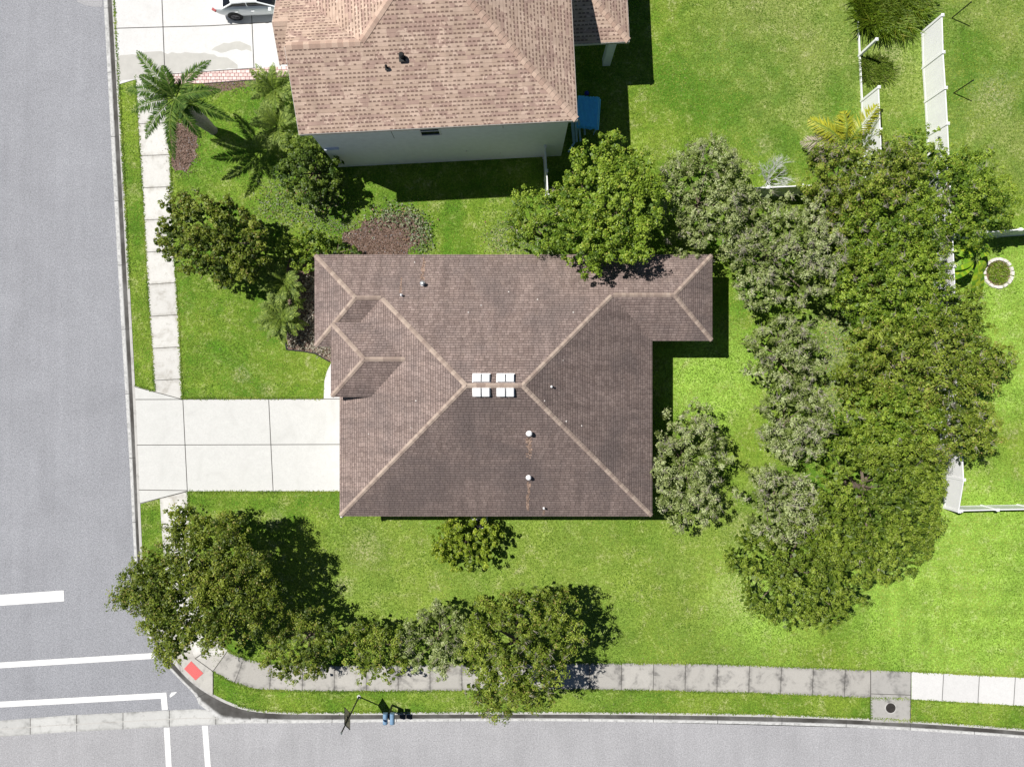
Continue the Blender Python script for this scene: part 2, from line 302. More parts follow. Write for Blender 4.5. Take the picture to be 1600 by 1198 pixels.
# ------------------------------------------------------------------ mesh helpers
def tag(o, label=None, cat=None, group=None, kind=None):
    if label: o['label'] = label
    if cat: o['category'] = cat
    if group: o['group'] = group
    if kind: o['kind'] = kind
    return o
def empty(name, loc, rz=0.0):
    o = D.objects.new(name, None); COL.objects.link(o); o.location = loc; o.rotation_euler = (0, 0, rz)
    o.empty_display_size = 0.3; return o
class MB:
    def __init__(s): s.v = []; s.f = []; s.m = []; s.uv = []; s.t = []
    def face(s, pts, mi=0, uv=None, tint=0.5):
        i = len(s.v); s.v += [tuple(p) for p in pts]; s.f.append(tuple(range(i, i+len(pts)))); s.m.append(mi)
        s.uv.append(uv); s.t.append(tint)
    def box(s, c, size, rot=None, mi=0, tint=0.5, taper=1.0):
        c = Vector(c); hx, hy, hz = size[0]/2, size[1]/2, size[2]/2
        P = []
        for z in (-1, 1):
            k = 1.0 if z < 0 else taper
            for (x, y) in ((-1, -1), (1, -1), (1, 1), (-1, 1)):
                q = Vector((x*hx*k, y*hy*k, z*hz)); P.append(c+(rot @ q if rot else q))
        for f in ((3, 2, 1, 0), (4, 5, 6, 7), (0, 1, 5, 4), (1, 2, 6, 5), (2, 3, 7, 6), (3, 0, 4, 7)):
            s.face([P[k] for k in f], mi, None, tint)
    def bar(s, a, b, wd, ht, mi=0, tint=0.5):
        a = Vector(a); b = Vector(b); d = b-a
        if d.length < 1e-6: return
        q = d.to_track_quat('X', 'Z').to_matrix(); s.box((a+b)/2, (d.length, wd, ht), q, mi, tint)
    def tube(s, pts, rad, n=8, mi=0, tint=0.5, cap=True):
        rings = []
        for i, p in enumerate(pts):
            p = Vector(p); a = Vector(pts[max(i-1, 0)]); b = Vector(pts[min(i+1, len(pts)-1)])
            q = (b-a).to_track_quat('Z', 'Y').to_matrix()
            rings.append([p+q @ Vector((math.cos(2*math.pi*k/n)*rad[i], math.sin(2*math.pi*k/n)*rad[i], 0)) for k in range(n)])
        for i in range(len(rings)-1):
            for k in range(n): s.face([rings[i][k], rings[i][(k+1) % n], rings[i+1][(k+1) % n], rings[i+1][k]], mi, None, tint)
        if cap: s.face(rings[-1], mi, None, tint); s.face(rings[0][::-1], mi, None, tint)
    def poly(s, pts, z, mi=0):
        s.face([(p[0], p[1], z) for p in pts], mi)
    def build(s, name, mats, parent=None, smooth=False, weld=False, loc=None):
        me = D.meshes.new(name); me.from_pydata(s.v, [], s.f)
        for mm in (mats if isinstance(mats, (list, tuple)) else [mats]): me.materials.append(M[mm])
        me.polygons.foreach_set('material_index', s.m)
        if any(u for u in s.uv):
            ul = me.uv_layers.new(name='UVMap'); k = 0
            for fi, f in enumerate(s.f):
                for j in range(len(f)):
                    if s.uv[fi]: ul.data[k].uv = s.uv[fi][j]
                    k += 1
        a = me.attributes.new('tint', 'FLOAT', 'FACE'); a.data.foreach_set('value', s.t)
        me.update()
        if weld:
            bm = bmesh.new(); bm.from_mesh(me); bmesh.ops.remove_doubles(bm, verts=bm.verts, dist=0.001); bm.to_mesh(me); bm.free()
        if smooth: me.polygons.foreach_set('use_smooth', [True]*len(me.polygons))
        o = D.objects.new(name, me); COL.objects.link(o)
        if parent: o.parent = parent
        return o
def origin_to(o, loc):
    loc = Vector(loc); o.data.transform(Matrix.Translation(-loc)); o.location = loc; return o

def quads(name, P, mats, tint, tintb=None, parent=None, mi=None):
    """P: (n,k,3) numpy polygons"""
    n, k, _ = P.shape
    me = D.meshes.new(name); me.vertices.add(n*k); me.vertices.foreach_set('co', P.reshape(-1).astype(np.float32))
    me.loops.add(n*k); me.loops.foreach_set('vertex_index', np.arange(n*k, dtype=np.int32))
    me.polygons.add(n); me.polygons.foreach_set('loop_start', np.arange(0, n*k, k, dtype=np.int32))
    for mm in (mats if isinstance(mats, (list, tuple)) else [mats]): me.materials.append(M[mm])
    if mi is not None: me.polygons.foreach_set('material_index', mi.astype(np.int32))
    a = me.attributes.new('tint', 'FLOAT', 'FACE'); a.data.foreach_set('value', np.clip(tint, 0, 1).astype(np.float32))
    if tintb is not None:
        a = me.attributes.new('tintb', 'FLOAT', 'FACE'); a.data.foreach_set('value', tintb.astype(np.float32))
    me.update(calc_edges=True)
    o = D.objects.new(name, me); COL.objects.link(o)
    if parent: o.parent = parent
    return o
def leaf_quads(c, nrm, L, Wd, rng, bend=0.0):
    """diamond-ish leaves; c (n,3) centre, nrm (n,3) normals"""
    n = len(c); nrm = nrm/np.maximum(np.linalg.norm(nrm, axis=1, keepdims=True), 1e-6)
    r = rng.normal(size=(n, 3)); t = np.cross(nrm, r); t /= np.maximum(np.linalg.norm(t, axis=1, keepdims=True), 1e-6)
    b = np.cross(nrm, t); L = np.broadcast_to(L, (n,))[:, None]; Wd = np.broadcast_to(Wd, (n,))[:, None]
    a0 = c - t*L/2; a2 = c + t*L/2 - nrm*L*0.12; a1 = c + b*Wd/2 - t*L*0.08; a3 = c - b*Wd/2 - t*L*0.08
    return np.stack([a0, a1, a2, a3], axis=1)

def poly_sheet(name, pts, z, matname, kind='structure', label=None, rag=0.0, step=0.25, seed=1):
    """flat polygon sheet from photo-measured ground points, optionally with a ragged outline"""
    P = [Vector(G(*p)) for p in pts]
    if rag:
        rr = random.Random(seed); Q = []
        for i in range(len(P)):
            a, b = P[i], P[(i+1) % len(P)]; nseg = max(1, int((b-a).length/step)); d = (b-a).normalized(); nn = Vector((-d.y, d.x, 0))
            for k in range(nseg): Q.append(a+(b-a)*k/nseg+nn*rr.uniform(-rag, rag)+d*rr.uniform(-rag, rag)*0.4)
        P = Q
    bm = bmesh.new(); vs = [bm.verts.new((p.x, p.y, z)) for p in P]
    es = [bm.edges.new((vs[i], vs[(i+1) % len(vs)])) for i in range(len(vs))]
    bmesh.ops.triangle_fill(bm, use_beauty=True, use_dissolve=False, edges=es)
    bmesh.ops.recalc_face_normals(bm, faces=bm.faces)
    if sum(f.normal.z for f in bm.faces) < 0: bmesh.ops.reverse_faces(bm, faces=bm.faces)
    me = D.meshes.new(name); bm.to_mesh(me); bm.free(); me.materials.append(M[matname])
    o = D.objects.new(name, me); COL.objects.link(o); tag(o, kind=kind, label=label); return o
def resample(P, n):
    P = [Vector((p[0], p[1], 0)) for p in P]; L = [0.0]
    for a, b in zip(P, P[1:]): L.append(L[-1]+(b-a).length)
    out = []
    for i in range(n):
        t = L[-1]*i/(n-1); j = 0
        while j < len(L)-2 and L[j+1] < t: j += 1
        out.append(P[j].lerp(P[j+1], (t-L[j])/max(L[j+1]-L[j], 1e-9)))
    return out, L[-1]
def smooth_line(P, it=2):
    P = [Vector((p[0], p[1], 0)) for p in P]
    for _ in range(it):
        Q = [P[0]]
        for a, b in zip(P, P[1:]): Q += [a.lerp(b, .25), a.lerp(b, .75)]
        Q.append(P[-1]); P = Q
    return P
def offset(P, d):
    out = []
    for i, p in enumerate(P):
        a = P[max(i-1, 0)]; b = P[min(i+1, len(P)-1)]; t = (b-a).normalized(); out.append(p+Vector((-t.y, t.x, 0))*d)
    return out
def inside(poly, x, y):
    r = np.zeros(len(x), bool); n = len(poly)
    for i in range(n):
        x0, y0 = poly[i][:2]; x1, y1 = poly[(i+1) % n][:2]
        c = ((y0 > y) != (y1 > y)) & (x < (x1-x0)*(y-y0)/((y1-y0) or 1e-9)+x0); r ^= c
    return r

# ------------------------------------------------------------------ the ground, roads and paths
ZR = -0.13
g = MB(); g.poly([(-900, -900), (900, -900), (900, 900), (-900, 900)], -0.30)
tag(g.build('ground', 'lawn'), kind='structure')
back = [(100, -1500), (147, -600), (179, 0), (187, 150), (195, 300), (203, 450), (211, 600), (217, 730), (222, 860), (226, 905), (232, 943), (243, 980), (258, 1012), (277, 1037), (300, 1062), (330, 1083), (368, 1101), (402, 1109), (470, 1112), (600, 1112), (800, 1111), (1000, 1112), (1200, 1115), (1360, 1121), (1500, 1130), (1600, 1138), (2000, 1172), (3600, 1320)]
edge = [(80, -1500), (126, -600), (160, 0), (168, 150), (176, 300), (184, 450), (193, 600), (202, 750), (207, 860), (212, 925), (222, 975), (240, 1018), (262, 1045), (285, 1069), (299, 1082), (307, 1094), (312, 1112), (330, 1130), (380, 1131), (470, 1131), (600, 1129), (800, 1127), (1000, 1129), (1200, 1133), (1360, 1138), (1500, 1147), (1600, 1154), (2000, 1188), (3600, 1336)]
backW = smooth_line([G(*p) for p in back]); edgeW = smooth_line([G(*p) for p in edge])
lawnpoly = [(p.x, p.y) for p in backW]+[(200, -25), (200, 120), (-25, 120)]
def raw_sheet(name, pts, z, mt, kind='structure'):
    bm = bmesh.new(); vs = [bm.verts.new((p[0], p[1], z)) for p in pts]
    es = [bm.edges.new((vs[i], vs[(i+1) % len(vs)])) for i in range(len(vs))]
    bmesh.ops.triangle_fill(bm, use_beauty=True, use_dissolve=False, edges=es)
    if sum(f.normal.z for f in bm.faces) < 0: bmesh.ops.reverse_faces(bm, faces=bm.faces)
    me = D.meshes.new(name); bm.to_mesh(me); bm.free(); me.materials.append(M[mt]); o = D.objects.new(name, me); COL.objects.link(o)
    return tag(o, kind=kind)
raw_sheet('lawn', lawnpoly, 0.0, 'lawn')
# roads: west street and the lighter south street beyond the valley gutter
ws = [(-60, 120), (-60, G(0, 1140)[1]-1.3)] + [G(-200, 1146)[:2], G(0, 1139)[:2], G(305, 1122)[:2], G(420, 1125)[:2]] + [(2, -17), (-10, 5), (-18, 22), (-20, 120)]
raw_sheet('west_road', ws, ZR-0.012, 'asphalt')
raw_sheet('south_road', [(-60, G(0, 1139)[1]+0.2), G(-200, 1146)[:2], G(0, 1139)[:2], G(305, 1120)[:2], G(450, 1115)[:2], G(1600, 1145)[:2], (110, -33), (110, -70), (-60, -70)], ZR-0.008, 'asphalt_light')
# gutter pan
NS = 420
front = offset(backW, -0.19)
fr_, Lf = resample(front, NS); ed_, Le = resample(edgeW, NS)
# match by nearest for an even strip
def nearest_on(poly, p):
    best = None
    for a, b in zip(poly, poly[1:]):
        d = b-a; t = max(0, min(1, (p-a).dot(d)/max(d.length_squared, 1e-9))); q = a+d*t; dd = (q-p).length
        if best is None or dd < best[0]: best = (dd, q)
    return best[1]
ed_ = [nearest_on(edgeW, p) for p in fr_]
gm = MB(); u = 0
for i in range(NS-1):
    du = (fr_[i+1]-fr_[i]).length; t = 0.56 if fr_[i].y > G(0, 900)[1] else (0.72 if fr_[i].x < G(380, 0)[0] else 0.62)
    a, b, c, d = fr_[i], fr_[i+1], ed_[i+1], ed_[i]
    zz = lambda q, z: (q.x, q.y, z)
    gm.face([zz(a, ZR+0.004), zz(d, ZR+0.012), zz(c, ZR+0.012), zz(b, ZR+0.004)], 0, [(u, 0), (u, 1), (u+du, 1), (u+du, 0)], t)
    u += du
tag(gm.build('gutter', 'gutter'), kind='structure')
cm = MB(); u = 0; bk_ = [nearest_on(backW, p) for p in fr_]
for i in range(NS-1):
    du = (fr_[i+1]-fr_[i]).length
    a, b, c, d = fr_[i], fr_[i+1], bk_[i+1], bk_[i]
    inn = lambda f, k, r: f.lerp(k, r)
    a2, b2 = inn(a, d, .22), inn(b, c, .22)
    cm.face([(a.x, a.y, ZR-0.02), (b.x, b.y, ZR-0.02), (b2.x, b2.y, 0.012), (a2.x, a2.y, 0.012)], 0)
    cm.face([(a2.x, a2.y, 0.012), (b2.x, b2.y, 0.012), (c.x, c.y, 0.016), (d.x, d.y, 0.016)], 0)
    cm.face([(d.x, d.y, 0.016), (c.x, c.y, 0.016), (c.x, c.y, -0.05), (d.x, d.y, -0.05)], 0)
tag(cm.build('curb', 'curb'), kind='structure')
# valley gutter (concrete band across the junction)
top = [G(*p) for p in ((-900, 1178), (0, 1127), (100, 1119), (200, 1114), (305, 1109), (345, 1112), (385, 1122))]
bot = [G(*p) for p in ((-900, 1203), (0, 1152), (100, 1145), (200, 1140), (305, 1134), (345, 1133), (385, 1131))]
vm = MB(); u = 0
for i in range(len(top)-1):
    du = math.dist(top[i], top[i+1])
    vm.face([(*bot[i][:2], ZR+0.002), (*bot[i+1][:2], ZR+0.002), (*top[i+1][:2], ZR+0.002), (*top[i][:2], ZR+0.002)], 0, [(u, 0), (u+du, 0), (u+du, 1), (u, 1)]); u += du
tag(vm.build('valley_gutter', 'valley'), kind='structure')
st = MB()
for i in range(len(top)-1):
    a = Vector(bot[i]).lerp(Vector(top[i]), .42+.04*(i % 2)); b = Vector(bot[i+1]).lerp(Vector(top[i+1]), .46); 
    st.bar((a.x, a.y, ZR+0.002), (b.x, b.y, ZR+0.002), 0.05, 0.012)
tag(st.build('gutter_invert', 'curb'), kind='structure')

def strip(name, left, right, z, mt, kind='structure', n=160, u0=0.0):
    l, L1 = resample(smooth_line([G(*p) for p in left]), n); r, L2 = resample(smooth_line([G(*p) for p in right]), n)
    rl = smooth_line([G(*p) for p in right]); r = [r[0]]+[nearest_on(rl, p) for p in l[1:-1]]+[r[-1]]
    m_ = MB(); u = u0
    for i in range(n-1):
        du = ((l[i+1]-l[i]).length+(r[i+1]-r[i]).length)/2
        m_.face([(l[i].x, l[i].y, z), (l[i+1].x, l[i+1].y, z), (r[i+1].x, r[i+1].y, z), (r[i].x, r[i].y, z)], 0, [(u, 0), (u+du, 0), (u+du, 1), (u, 1)]); u += du
    o = m_.build(name, mt); 
    if o.data.polygons[0].normal.z < 0: o.data.flip_normals()
    return tag(o, kind=kind)
wl = [(212, 118), (216, 190), (223, 300), (228, 400), (234, 500), (242, 612)]
wr = [(258, 118), (264, 190), (268, 300), (272, 400), (279, 500), (285, 624)]
strip('west_sidewalk', wl, wr, 0.018, 'walk_west', u0=0.9)
wl2 = [(250, 778), (253, 830), (257, 880), (264, 925), (276, 965), (292, 1000), (305, 1030)]
wr2 = [(293, 767), (297, 830), (301, 880), (307, 915), (317, 950), (334, 985), (356, 1016)]
strip('corner_sidewalk', wl2, wr2, 0.018, 'walk_west')
sl_ = [(356, 1016), (383, 1029), (420, 1036), (500, 1038), (700, 1037), (900, 1035), (1100, 1036), (1200, 1040), (1360, 1046), (1422, 1049)]
sr_ = [(333, 1048), (360, 1064), (400, 1077), (500, 1080), (700, 1079), (900, 1077), (1000, 1078), (1200, 1083), (1360, 1090), (1422, 1091)]
strip('south_sidewalk', sl_, sr_, 0.018, 'walk_old', n=300, u0=0.6)
strip('new_sidewalk', [(1424, 1049), (1600, 1058), (2400, 1110)], [(1424, 1092), (1600, 1102), (2400, 1154)], 0.018, 'walk_new', u0=0.25)
poly_sheet('corner_ramp', [(243, 976), (292, 998), (305, 1028), (333, 1048), (333, 1086), (318, 1076), (300, 1062), (277, 1037), (258, 1012)], 0.020, 'walk_plain')
poly_sheet('corner_walk', [(292, 998), (334, 985), (356, 1016), (333, 1048), (305, 1030)], 0.016, 'walk_plain')
j = MB()
for a, b in (((333, 1048), (333, 1085)), ((305, 1028), (333, 1048)), ((333, 1048), (356, 1016)), ((284, 1040), (262, 1015))):
    j.bar(G(*a, .0225), G(*b, .0225), .035, .006)
tag(j.build('ramp_joint', 'joint'), kind='structure')
# driveway
DZ = 0.024
poly_sheet('driveway', [(211, 603), (286, 624), (531, 623), (560, 623), (560, 767), (531, 767), (293, 767), (219, 787), (217, 730), (213, 640)], DZ, 'drive')
j = MB()
for a, b in (((211, 604), (286, 624)), ((212, 624), (545, 623)), ((286, 624), (293, 767)), ((214, 695), (545, 694)), ((293, 767), (219, 786)), ((217, 765), (293, 766)), ((420, 623), (427, 767))):
    j.bar(G(*a, DZ+.002), G(*b, DZ+.002), .038, .006)
tag(j.build('driveway_joint', 'joint'), kind='structure')
poly_sheet('entry_walk', [(506, 623), (507, 595), (511, 580), (518, 566), (545, 566), (545, 623)], 0.020, 'new_plain')
poly_sheet('neighbour_driveway', [(180, -300), (180, 0), (184, 110), (187, 132), (214, 124), (262, 117), (400, 107), (450, 104), (450, -300)], DZ, 'drive2')
poly_sheet('paver_strip', [(258, 117), (300, 114), (400, 107), (452, 104), (452, 120), (400, 125), (318, 131), (260, 132)], DZ+0.004, 'paver')
j = MB()
for a, b in (((251, -60), (258, 117)), ((390, -60), (397, 107)), ((180, 45), (330, 41)), ((330, 41), (450, 34)), ((258, 117), (400, 107)), ((318, 131), (400, 125))):
    j.bar(G(*a, DZ+.006), G(*b, DZ+.006), .04, .006)
tag(j.build('neighbour_driveway_joint', 'joint'), kind='structure')
poly_sheet('driveway_stain', [(183, 88), (215, 85), (245, 80), (262, 84), (290, 82), (320, 84), (355, 92), (372, 102), (372, 107), (262, 115), (215, 122), (186, 128)], DZ+0.003, 'dark_tone', rag=0.05)
poly_sheet('driveway_stain', [(330, 78), (350, 68), (375, 66), (393, 72), (393, 80), (370, 78), (345, 84)], DZ+0.003, 'dark_tone', rag=0.05)
# storm drain slab
poly_sheet('drain_slab', [(1360, 1046), (1423, 1049), (1422, 1092), (1422, 1129), (1360, 1127)], 0.026, 'drain_slab')
j = MB(); j.bar(G(1360, 1083, .028), G(1422, 1085, .028), .03, .006); j.bar(G(1360, 1046, .028), G(1360, 1126, .028), .04, .006); j.bar(G(1423, 1049, .028), G(1422, 1128, .028), .04, .006)
tag(j.build('drain_joint', 'joint'), kind='structure')
# road markings
mk = MB(); MZ = ZR+0.0
def mark(pts): mk.face([G(*p, MZ-0.002) for p in pts][::-1])
mark([(0-60, 934), (97, 923), (98, 940), (-60, 951)])
mark([(-60, 1039.5), (240, 1021), (240, 1030), (-60, 1048.5)])
mark([(-60, 1100.5), (258, 1083), (259, 1092), (-60, 1109.5)])
mark([(249.5, 1092.6), (259, 1092.1), (260.5, 1110), (251, 1110.7)])
mark([(254, 1138), (263, 1138), (268, 1230), (259, 1230)])
mark([(314, 1135), (323, 1135), (330, 1230), (321, 1230)])
mark([(263, 1088), (266, 1083), (275, 1082), (270, 1087), (264, 1091)])
tag(mk.build('road_markings', 'road_paint'), kind='structure')
mp = poly_sheet('utility_patch', [(115, -40), (118, 1), (132, 7), (145, 9), (158, 9), (158, -40)], ZR-0.004, 'asphalt_light')

# tactile pad
t = empty('tactile_pad', G(302, 1047, 0.022)); tag(t, 'red rectangular tactile paving pad at the corner kerb ramp', 'paving pad')
a = Vector(G(299, 1032)); b = Vector(G(318, 1051)); c = Vector(G(306, 1062)); d_ = Vector(G(288, 1044))
pm = MB(); q = [a, b, c, d_]; z0, z1 = 0.021, 0.034
pm.face([(p.x, p.y, z1) for p in q][::-1])
for i in range(4):
    p0, p1 = q[i], q[(i+1) % 4]; pm.face([(p0.x, p0.y, z0), (p1.x, p1.y, z0), (p1.x, p1.y, z1), (p0.x, p0.y, z1)])
dm = MB()
for i in range(1, 12):
    for k in range(1, 8):
        e = a.lerp(b, i/12); f = d_.lerp(c, i/12); s = e.lerp(f, k/8); dm.tube([(s.x, s.y, z1-.001), (s.x, s.y, z1+.006)], [.016, .011], 6)
T = Vector(t.location)
pm.v += []; off_ = len(pm.v); pm.f += [tuple(i+off_ for i in f) for f in dm.f]; pm.v += dm.v; pm.m += dm.m; pm.uv += dm.uv; pm.t += dm.t
for o in (pm.build('pad', 'tactile_red'),):
    o.data.transform(Matrix.Translation(-T)); o.parent = t

# manhole cover
mh = empty('manhole_cover', G(1391, 1105, 0.03)); tag(mh, 'round iron manhole cover in the stained concrete drain slab', 'manhole')
m_ = MB(); m_.tube([(0, 0, 0), (0, 0, .012)], [.33, .33], 32); m_.build('frame', 'curb', mh)
m_ = MB(); m_.tube([(0, 0, .0), (0, 0, .018)], [.27, .27], 32)
for i in range(-4, 5):
    m_.bar((i*.055, -math.sqrt(.26**2-(i*.055)**2), .02), (i*.055, math.sqrt(.26**2-(i*.055)**2), .02), .02, .008)
m_.build('lid', 'iron', mh)

# ------------------------------------------------------------------ roofs
def roof_face(mb, pts, dark_tone=0.0):
    P = [Vector(p) for p in pts]; n = Vector((0, 0, 0))
    for i in range(len(P)): n += (P[i]-P[0]).cross(P[(i+1) % len(P)]-P[0])
    if n.z < 0: P = P[::-1]; n = -n
    n.normalize(); u = Vector((n.y, -n.x, 0)).normalized() if abs(n.z) < .9999 else Vector((1, 0, 0)); v = n.cross(u)
    if v.z < 0: v = -v; u = -u
    mb.face(P, 0, [(p.dot(u), p.dot(v)) for p in P], dark_tone)
def caps(mb, a, b, drop, wd=0.112, seg=0.2, lift=0.02, seed=0):
    a = Vector(a); b = Vector(b); a = a+(b-a).normalized()*.06; d = b-a; L = d.length; n = max(1, int(L/seg)); s = Vector((-d.y, d.x, 0)).normalized()
    rr = random.Random(seed)
    for i in range(n):
        p = a+d*(i/n); q = a+d*((i+1.12)/n if i < n-1 else 1); t = rr.random()
        l0 = lift+0.018; l1 = lift
        for sg in (-1, 1):
            e = s*sg*wd
            P = [p+Vector((0, 0, l0)), q+Vector((0, 0, l1)), q+e+Vector((0, 0, -drop*wd+l1*.6)), p+e+Vector((0, 0, -drop*wd+l0*.6))]
            if sg > 0: P = P
            mb.face(P, 0, None, t)
            mb.face([P[3], P[2], P[2]-Vector((0, 0, .05)), P[3]-Vector((0, 0, .05))], 0, None, t)
        mb.face([p+Vector((0, 0, l0)), p+s*wd+Vector((0, 0, -drop*wd+l0*.6)), p-s*wd+Vector((0, 0, -drop*wd+l0*.6))], 0, None, t)

house = empty('brown_roof_house', (0, 0, 0)); tag(house, 'single-storey house with brown shingle hip roof beside the white driveway', 'house')
p_ = 0.5; He = 2.85
rm = MB(); r1 = (-2.15, -.1, 6.225); r2 = (.49, -.1, 6.225)
SW = (-8.9, -6.85, He); SE = (7.24, -6.85, He); NWe = (-10.2, 6.65, He); NEe = (10.35, 6.65, He)
L0 = (-10.2, 1.89, He); L1 = (-8.9, 1.89, He); LA = (-7.82, 4.27, 4.04); LB = (-6.52, 4.27, 4.04)
R0 = (10.35, 2.19, He); R1 = (7.24, 2.19, He); RA = (8.12, 4.42, 3.965); RB = (5.01, 4.42, 3.965)
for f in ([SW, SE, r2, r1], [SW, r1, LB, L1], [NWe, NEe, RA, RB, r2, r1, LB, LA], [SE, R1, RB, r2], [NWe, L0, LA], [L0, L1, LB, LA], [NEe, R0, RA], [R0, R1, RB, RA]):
    roof_face(rm, f, .85 if f[0] is SW and f[1] is SE else (.5 if f[0] is SE else (.5 if f[0] is R0 or f[0] is L0 else .12)))  # south and east slopes get a darker tone than the rest
H2 = 3.75; w0 = (-9.11, 3.06, H2); w1 = (-9.11, -.68, H2); wa = (-7.24, 1.19, 4.685); wb = (-5.23, 1.19, 4.685); w2 = (-7.1, -.68, H2); w3 = (-7.1, 3.06, H2)
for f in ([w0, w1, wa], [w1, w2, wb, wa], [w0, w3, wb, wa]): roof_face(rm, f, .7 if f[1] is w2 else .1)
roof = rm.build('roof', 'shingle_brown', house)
hd = .5*.707
for i, (a, b, dr) in enumerate(((SW, r1, hd), (SE, r2, hd), (r1, r2, .5), (NWe, LA, hd), (LA, LB, .5), (LB, r1, hd), (RB, r2, hd), (RB, RA, .5), (NEe, RA, hd), (R0, RA, hd), (L0, LA, hd), (w0, wa, hd), (w1, wa, hd), (wa, wb, .5))):
    cp = MB(); caps(cp, a, b, dr, seed=i); cp.build('ridge_cap', 'cap_brown', roof)
outline = [SW, SE, R1, R0, NEe, NWe, L0, L1]
def fascia_build(outline, h, parent, mt='fascia', drop=.17):
    fm = MB()
    for i in range(len(outline)):
        a = Vector(outline[i]); b = Vector(outline[(i+1) % len(outline)]); a.z = b.z = h
        fm.face([a+Vector((0, 0, -.012)), b+Vector((0, 0, -.012)), b-Vector((0, 0, drop)), a-Vector((0, 0, drop))])
    fm.build('fascia', mt, parent)
    sm = MB(); sm.face([(p[0], p[1], h-drop+.01) for p in outline]); sm.build('soffit', mt, parent)
fascia_build(outline, He, house)
wm = MB(); ov = .42
wo = [(SW[0]+ov, SW[1]+ov), (SE[0]-ov, SE[1]+ov), (SE[0]-ov, R1[1]+ov), (R0[0]-ov, R0[1]+ov), (NEe[0]-ov, NEe[1]-ov), (NWe[0]+ov, NWe[1]-ov), (L0[0]+ov, L0[1]+ov), (L1[0]+ov, L1[1]+ov)]
for i in range(len(wo)):
    a = wo[i]; b = wo[(i+1) % len(wo)]; wm.face([(*a, -.05), (*b, -.05), (*b, He-.16), (*a, He-.16)])
wm.build('wall', 'stucco_beige', house)
# raised entry block
em = MB()
eo = [(-8.72, -.30), (-6.9, -.30), (-6.9, 2.7), (-8.72, 2.7)]
for i in range(4):
    a = eo[i]; b = eo[(i+1) % 4]; em.face([(*a, 0), (*b, 0), (*b, H2-.12), (*a, H2-.12)])
em.build('entry_wall', 'stucco_beige', house)
fm = MB()
for a, b in ((w0, w1), (w1, w2), (w0, w3)):
    a = Vector(a); b = Vector(b); fm.face([a-Vector((0, 0, .01)), b-Vector((0, 0, .01)), b-Vector((0, 0, .16)), a-Vector((0, 0, .16))])
fm.face([(p[0], p[1], H2-.15) for p in (w0, w1, w2, w3)])
fm.build('entry_fascia', 'fascia', house)
# garage door and a front door on the west side, windows round the walls
gd = MB(); gx = wo[0][0]-.02
gd.box((gx, -4.1, 1.1), (.06, 4.9, 2.2))
for k in range(1, 4): gd.box((gx-.034, -4.1, k*.55), (.012, 4.9, .02))
gd.build('garage_door', 'white_vinyl', house)
def window(parent, c, nrm, wd, ht):
    c = Vector(c); nrm = Vector(nrm); s = Vector((-nrm.y, nrm.x, 0)); fm = MB()
    q = Matrix((s, nrm, Vector((0, 0, 1)))).transposed()
    for (dx, dz, w_, h_) in ((0, ht/2, wd+.1, .06), (0, -ht/2, wd+.1, .06), (-wd/2, 0, .06, ht-.06), (wd/2, 0, .06, ht-.06), (0, 0, wd-.06, .05)):
        fm.box(c+s*dx+Vector((0, 0, dz))+nrm*.03, (w_, .07, h_), q)
    f = fm.build('window', 'white_vinyl', parent)
    gl = MB(); gl.box(c+nrm*.012, (wd-.06, .03, ht-.06), q); gl.build('pane', 'glass_dark', f)
for x in (-4, 1.5, 5): window(house, (x, wo[0][1], 1.5), (0, -1, 0), 1.2, 1.2)
for x in (-3, 2): window(house, (x, wo[4][1], 1.5), (0, 1, 0), 1.2, 1.2)
window(house, (wo[1][0], -2, 1.2), (1, 0, 0), 2.0, 1.9); window(house, (wo[5][0], 4.2, 1.5), (-1, 0, 0), 1.5, 1.3)

# roof vents
def zroof(x, y): return None
def hood(px, py, side):
    """white off-ridge vent hood; side +1 north slope, -1 south slope"""
    h = 6.15; P = W(px, py, h); yy = P.y; top = 6.225-abs(yy+.1)*.5
    mbv = MB(); mbv.box((P.x, yy, top+.09), (.345, .40, .20), Matrix.Rotation(-side*math.atan(.5)*.75, 3, 'X'))
    mbv.box((P.x, yy-side*.0, top+.0), (.44, .48, .03), Matrix.Rotation(-side*math.atan(.5), 3, 'X'))
    o = mbv.build('roof_vent', 'vent_white', roof); b = o.modifiers.new('b', 'BEVEL'); b.width = .015; b.segments = 1
for px in (745.2, 758.8, 783, 796.8):
    hood(px, 590.5, 1); hood(px, 612, -1)
def plane_z(which, x, y):
    return {'N': He+(6.65-y)*.5, 'S': He+(y+6.85)*.5, 'E': He+(7.24-x)*.5, 'W': He+(x+8.9)*.5}[which]
def pipe(px, py, which, r, ht, mt='vent_white', parent=None):
    P = W(px, py, 4.5)
    for _ in range(6): P = W(px, py, plane_z(which, P.x, P.y)+ht*.6)
    z = plane_z(which, P.x, P.y); m2 = MB(); m2.tube([(P.x, P.y, z-.05), (P.x, P.y, z+ht)], [r, r], 12); m2.tube([(P.x, P.y, z-.02), (P.x, P.y, z+.06)], [r*1.7, r*1.3], 12)
    m2.tube([(P.x, P.y, z+ht-.01), (P.x, P.y, z+ht+.03)], [r*1.25, r*.6], 12)
    m2.build('vent_pipe', mt, parent or roof)
pipe(660, 443, 'N', .09, .30, 'galv'); pipe(627, 461, 'N', .045, .22); pipe(827, 677, 'S', .10, .30); pipe(826, 746, 'S', .09, .28); pipe(850, 794, 'S', .04, .22); pipe(862, 604, 'E', .04, .2)
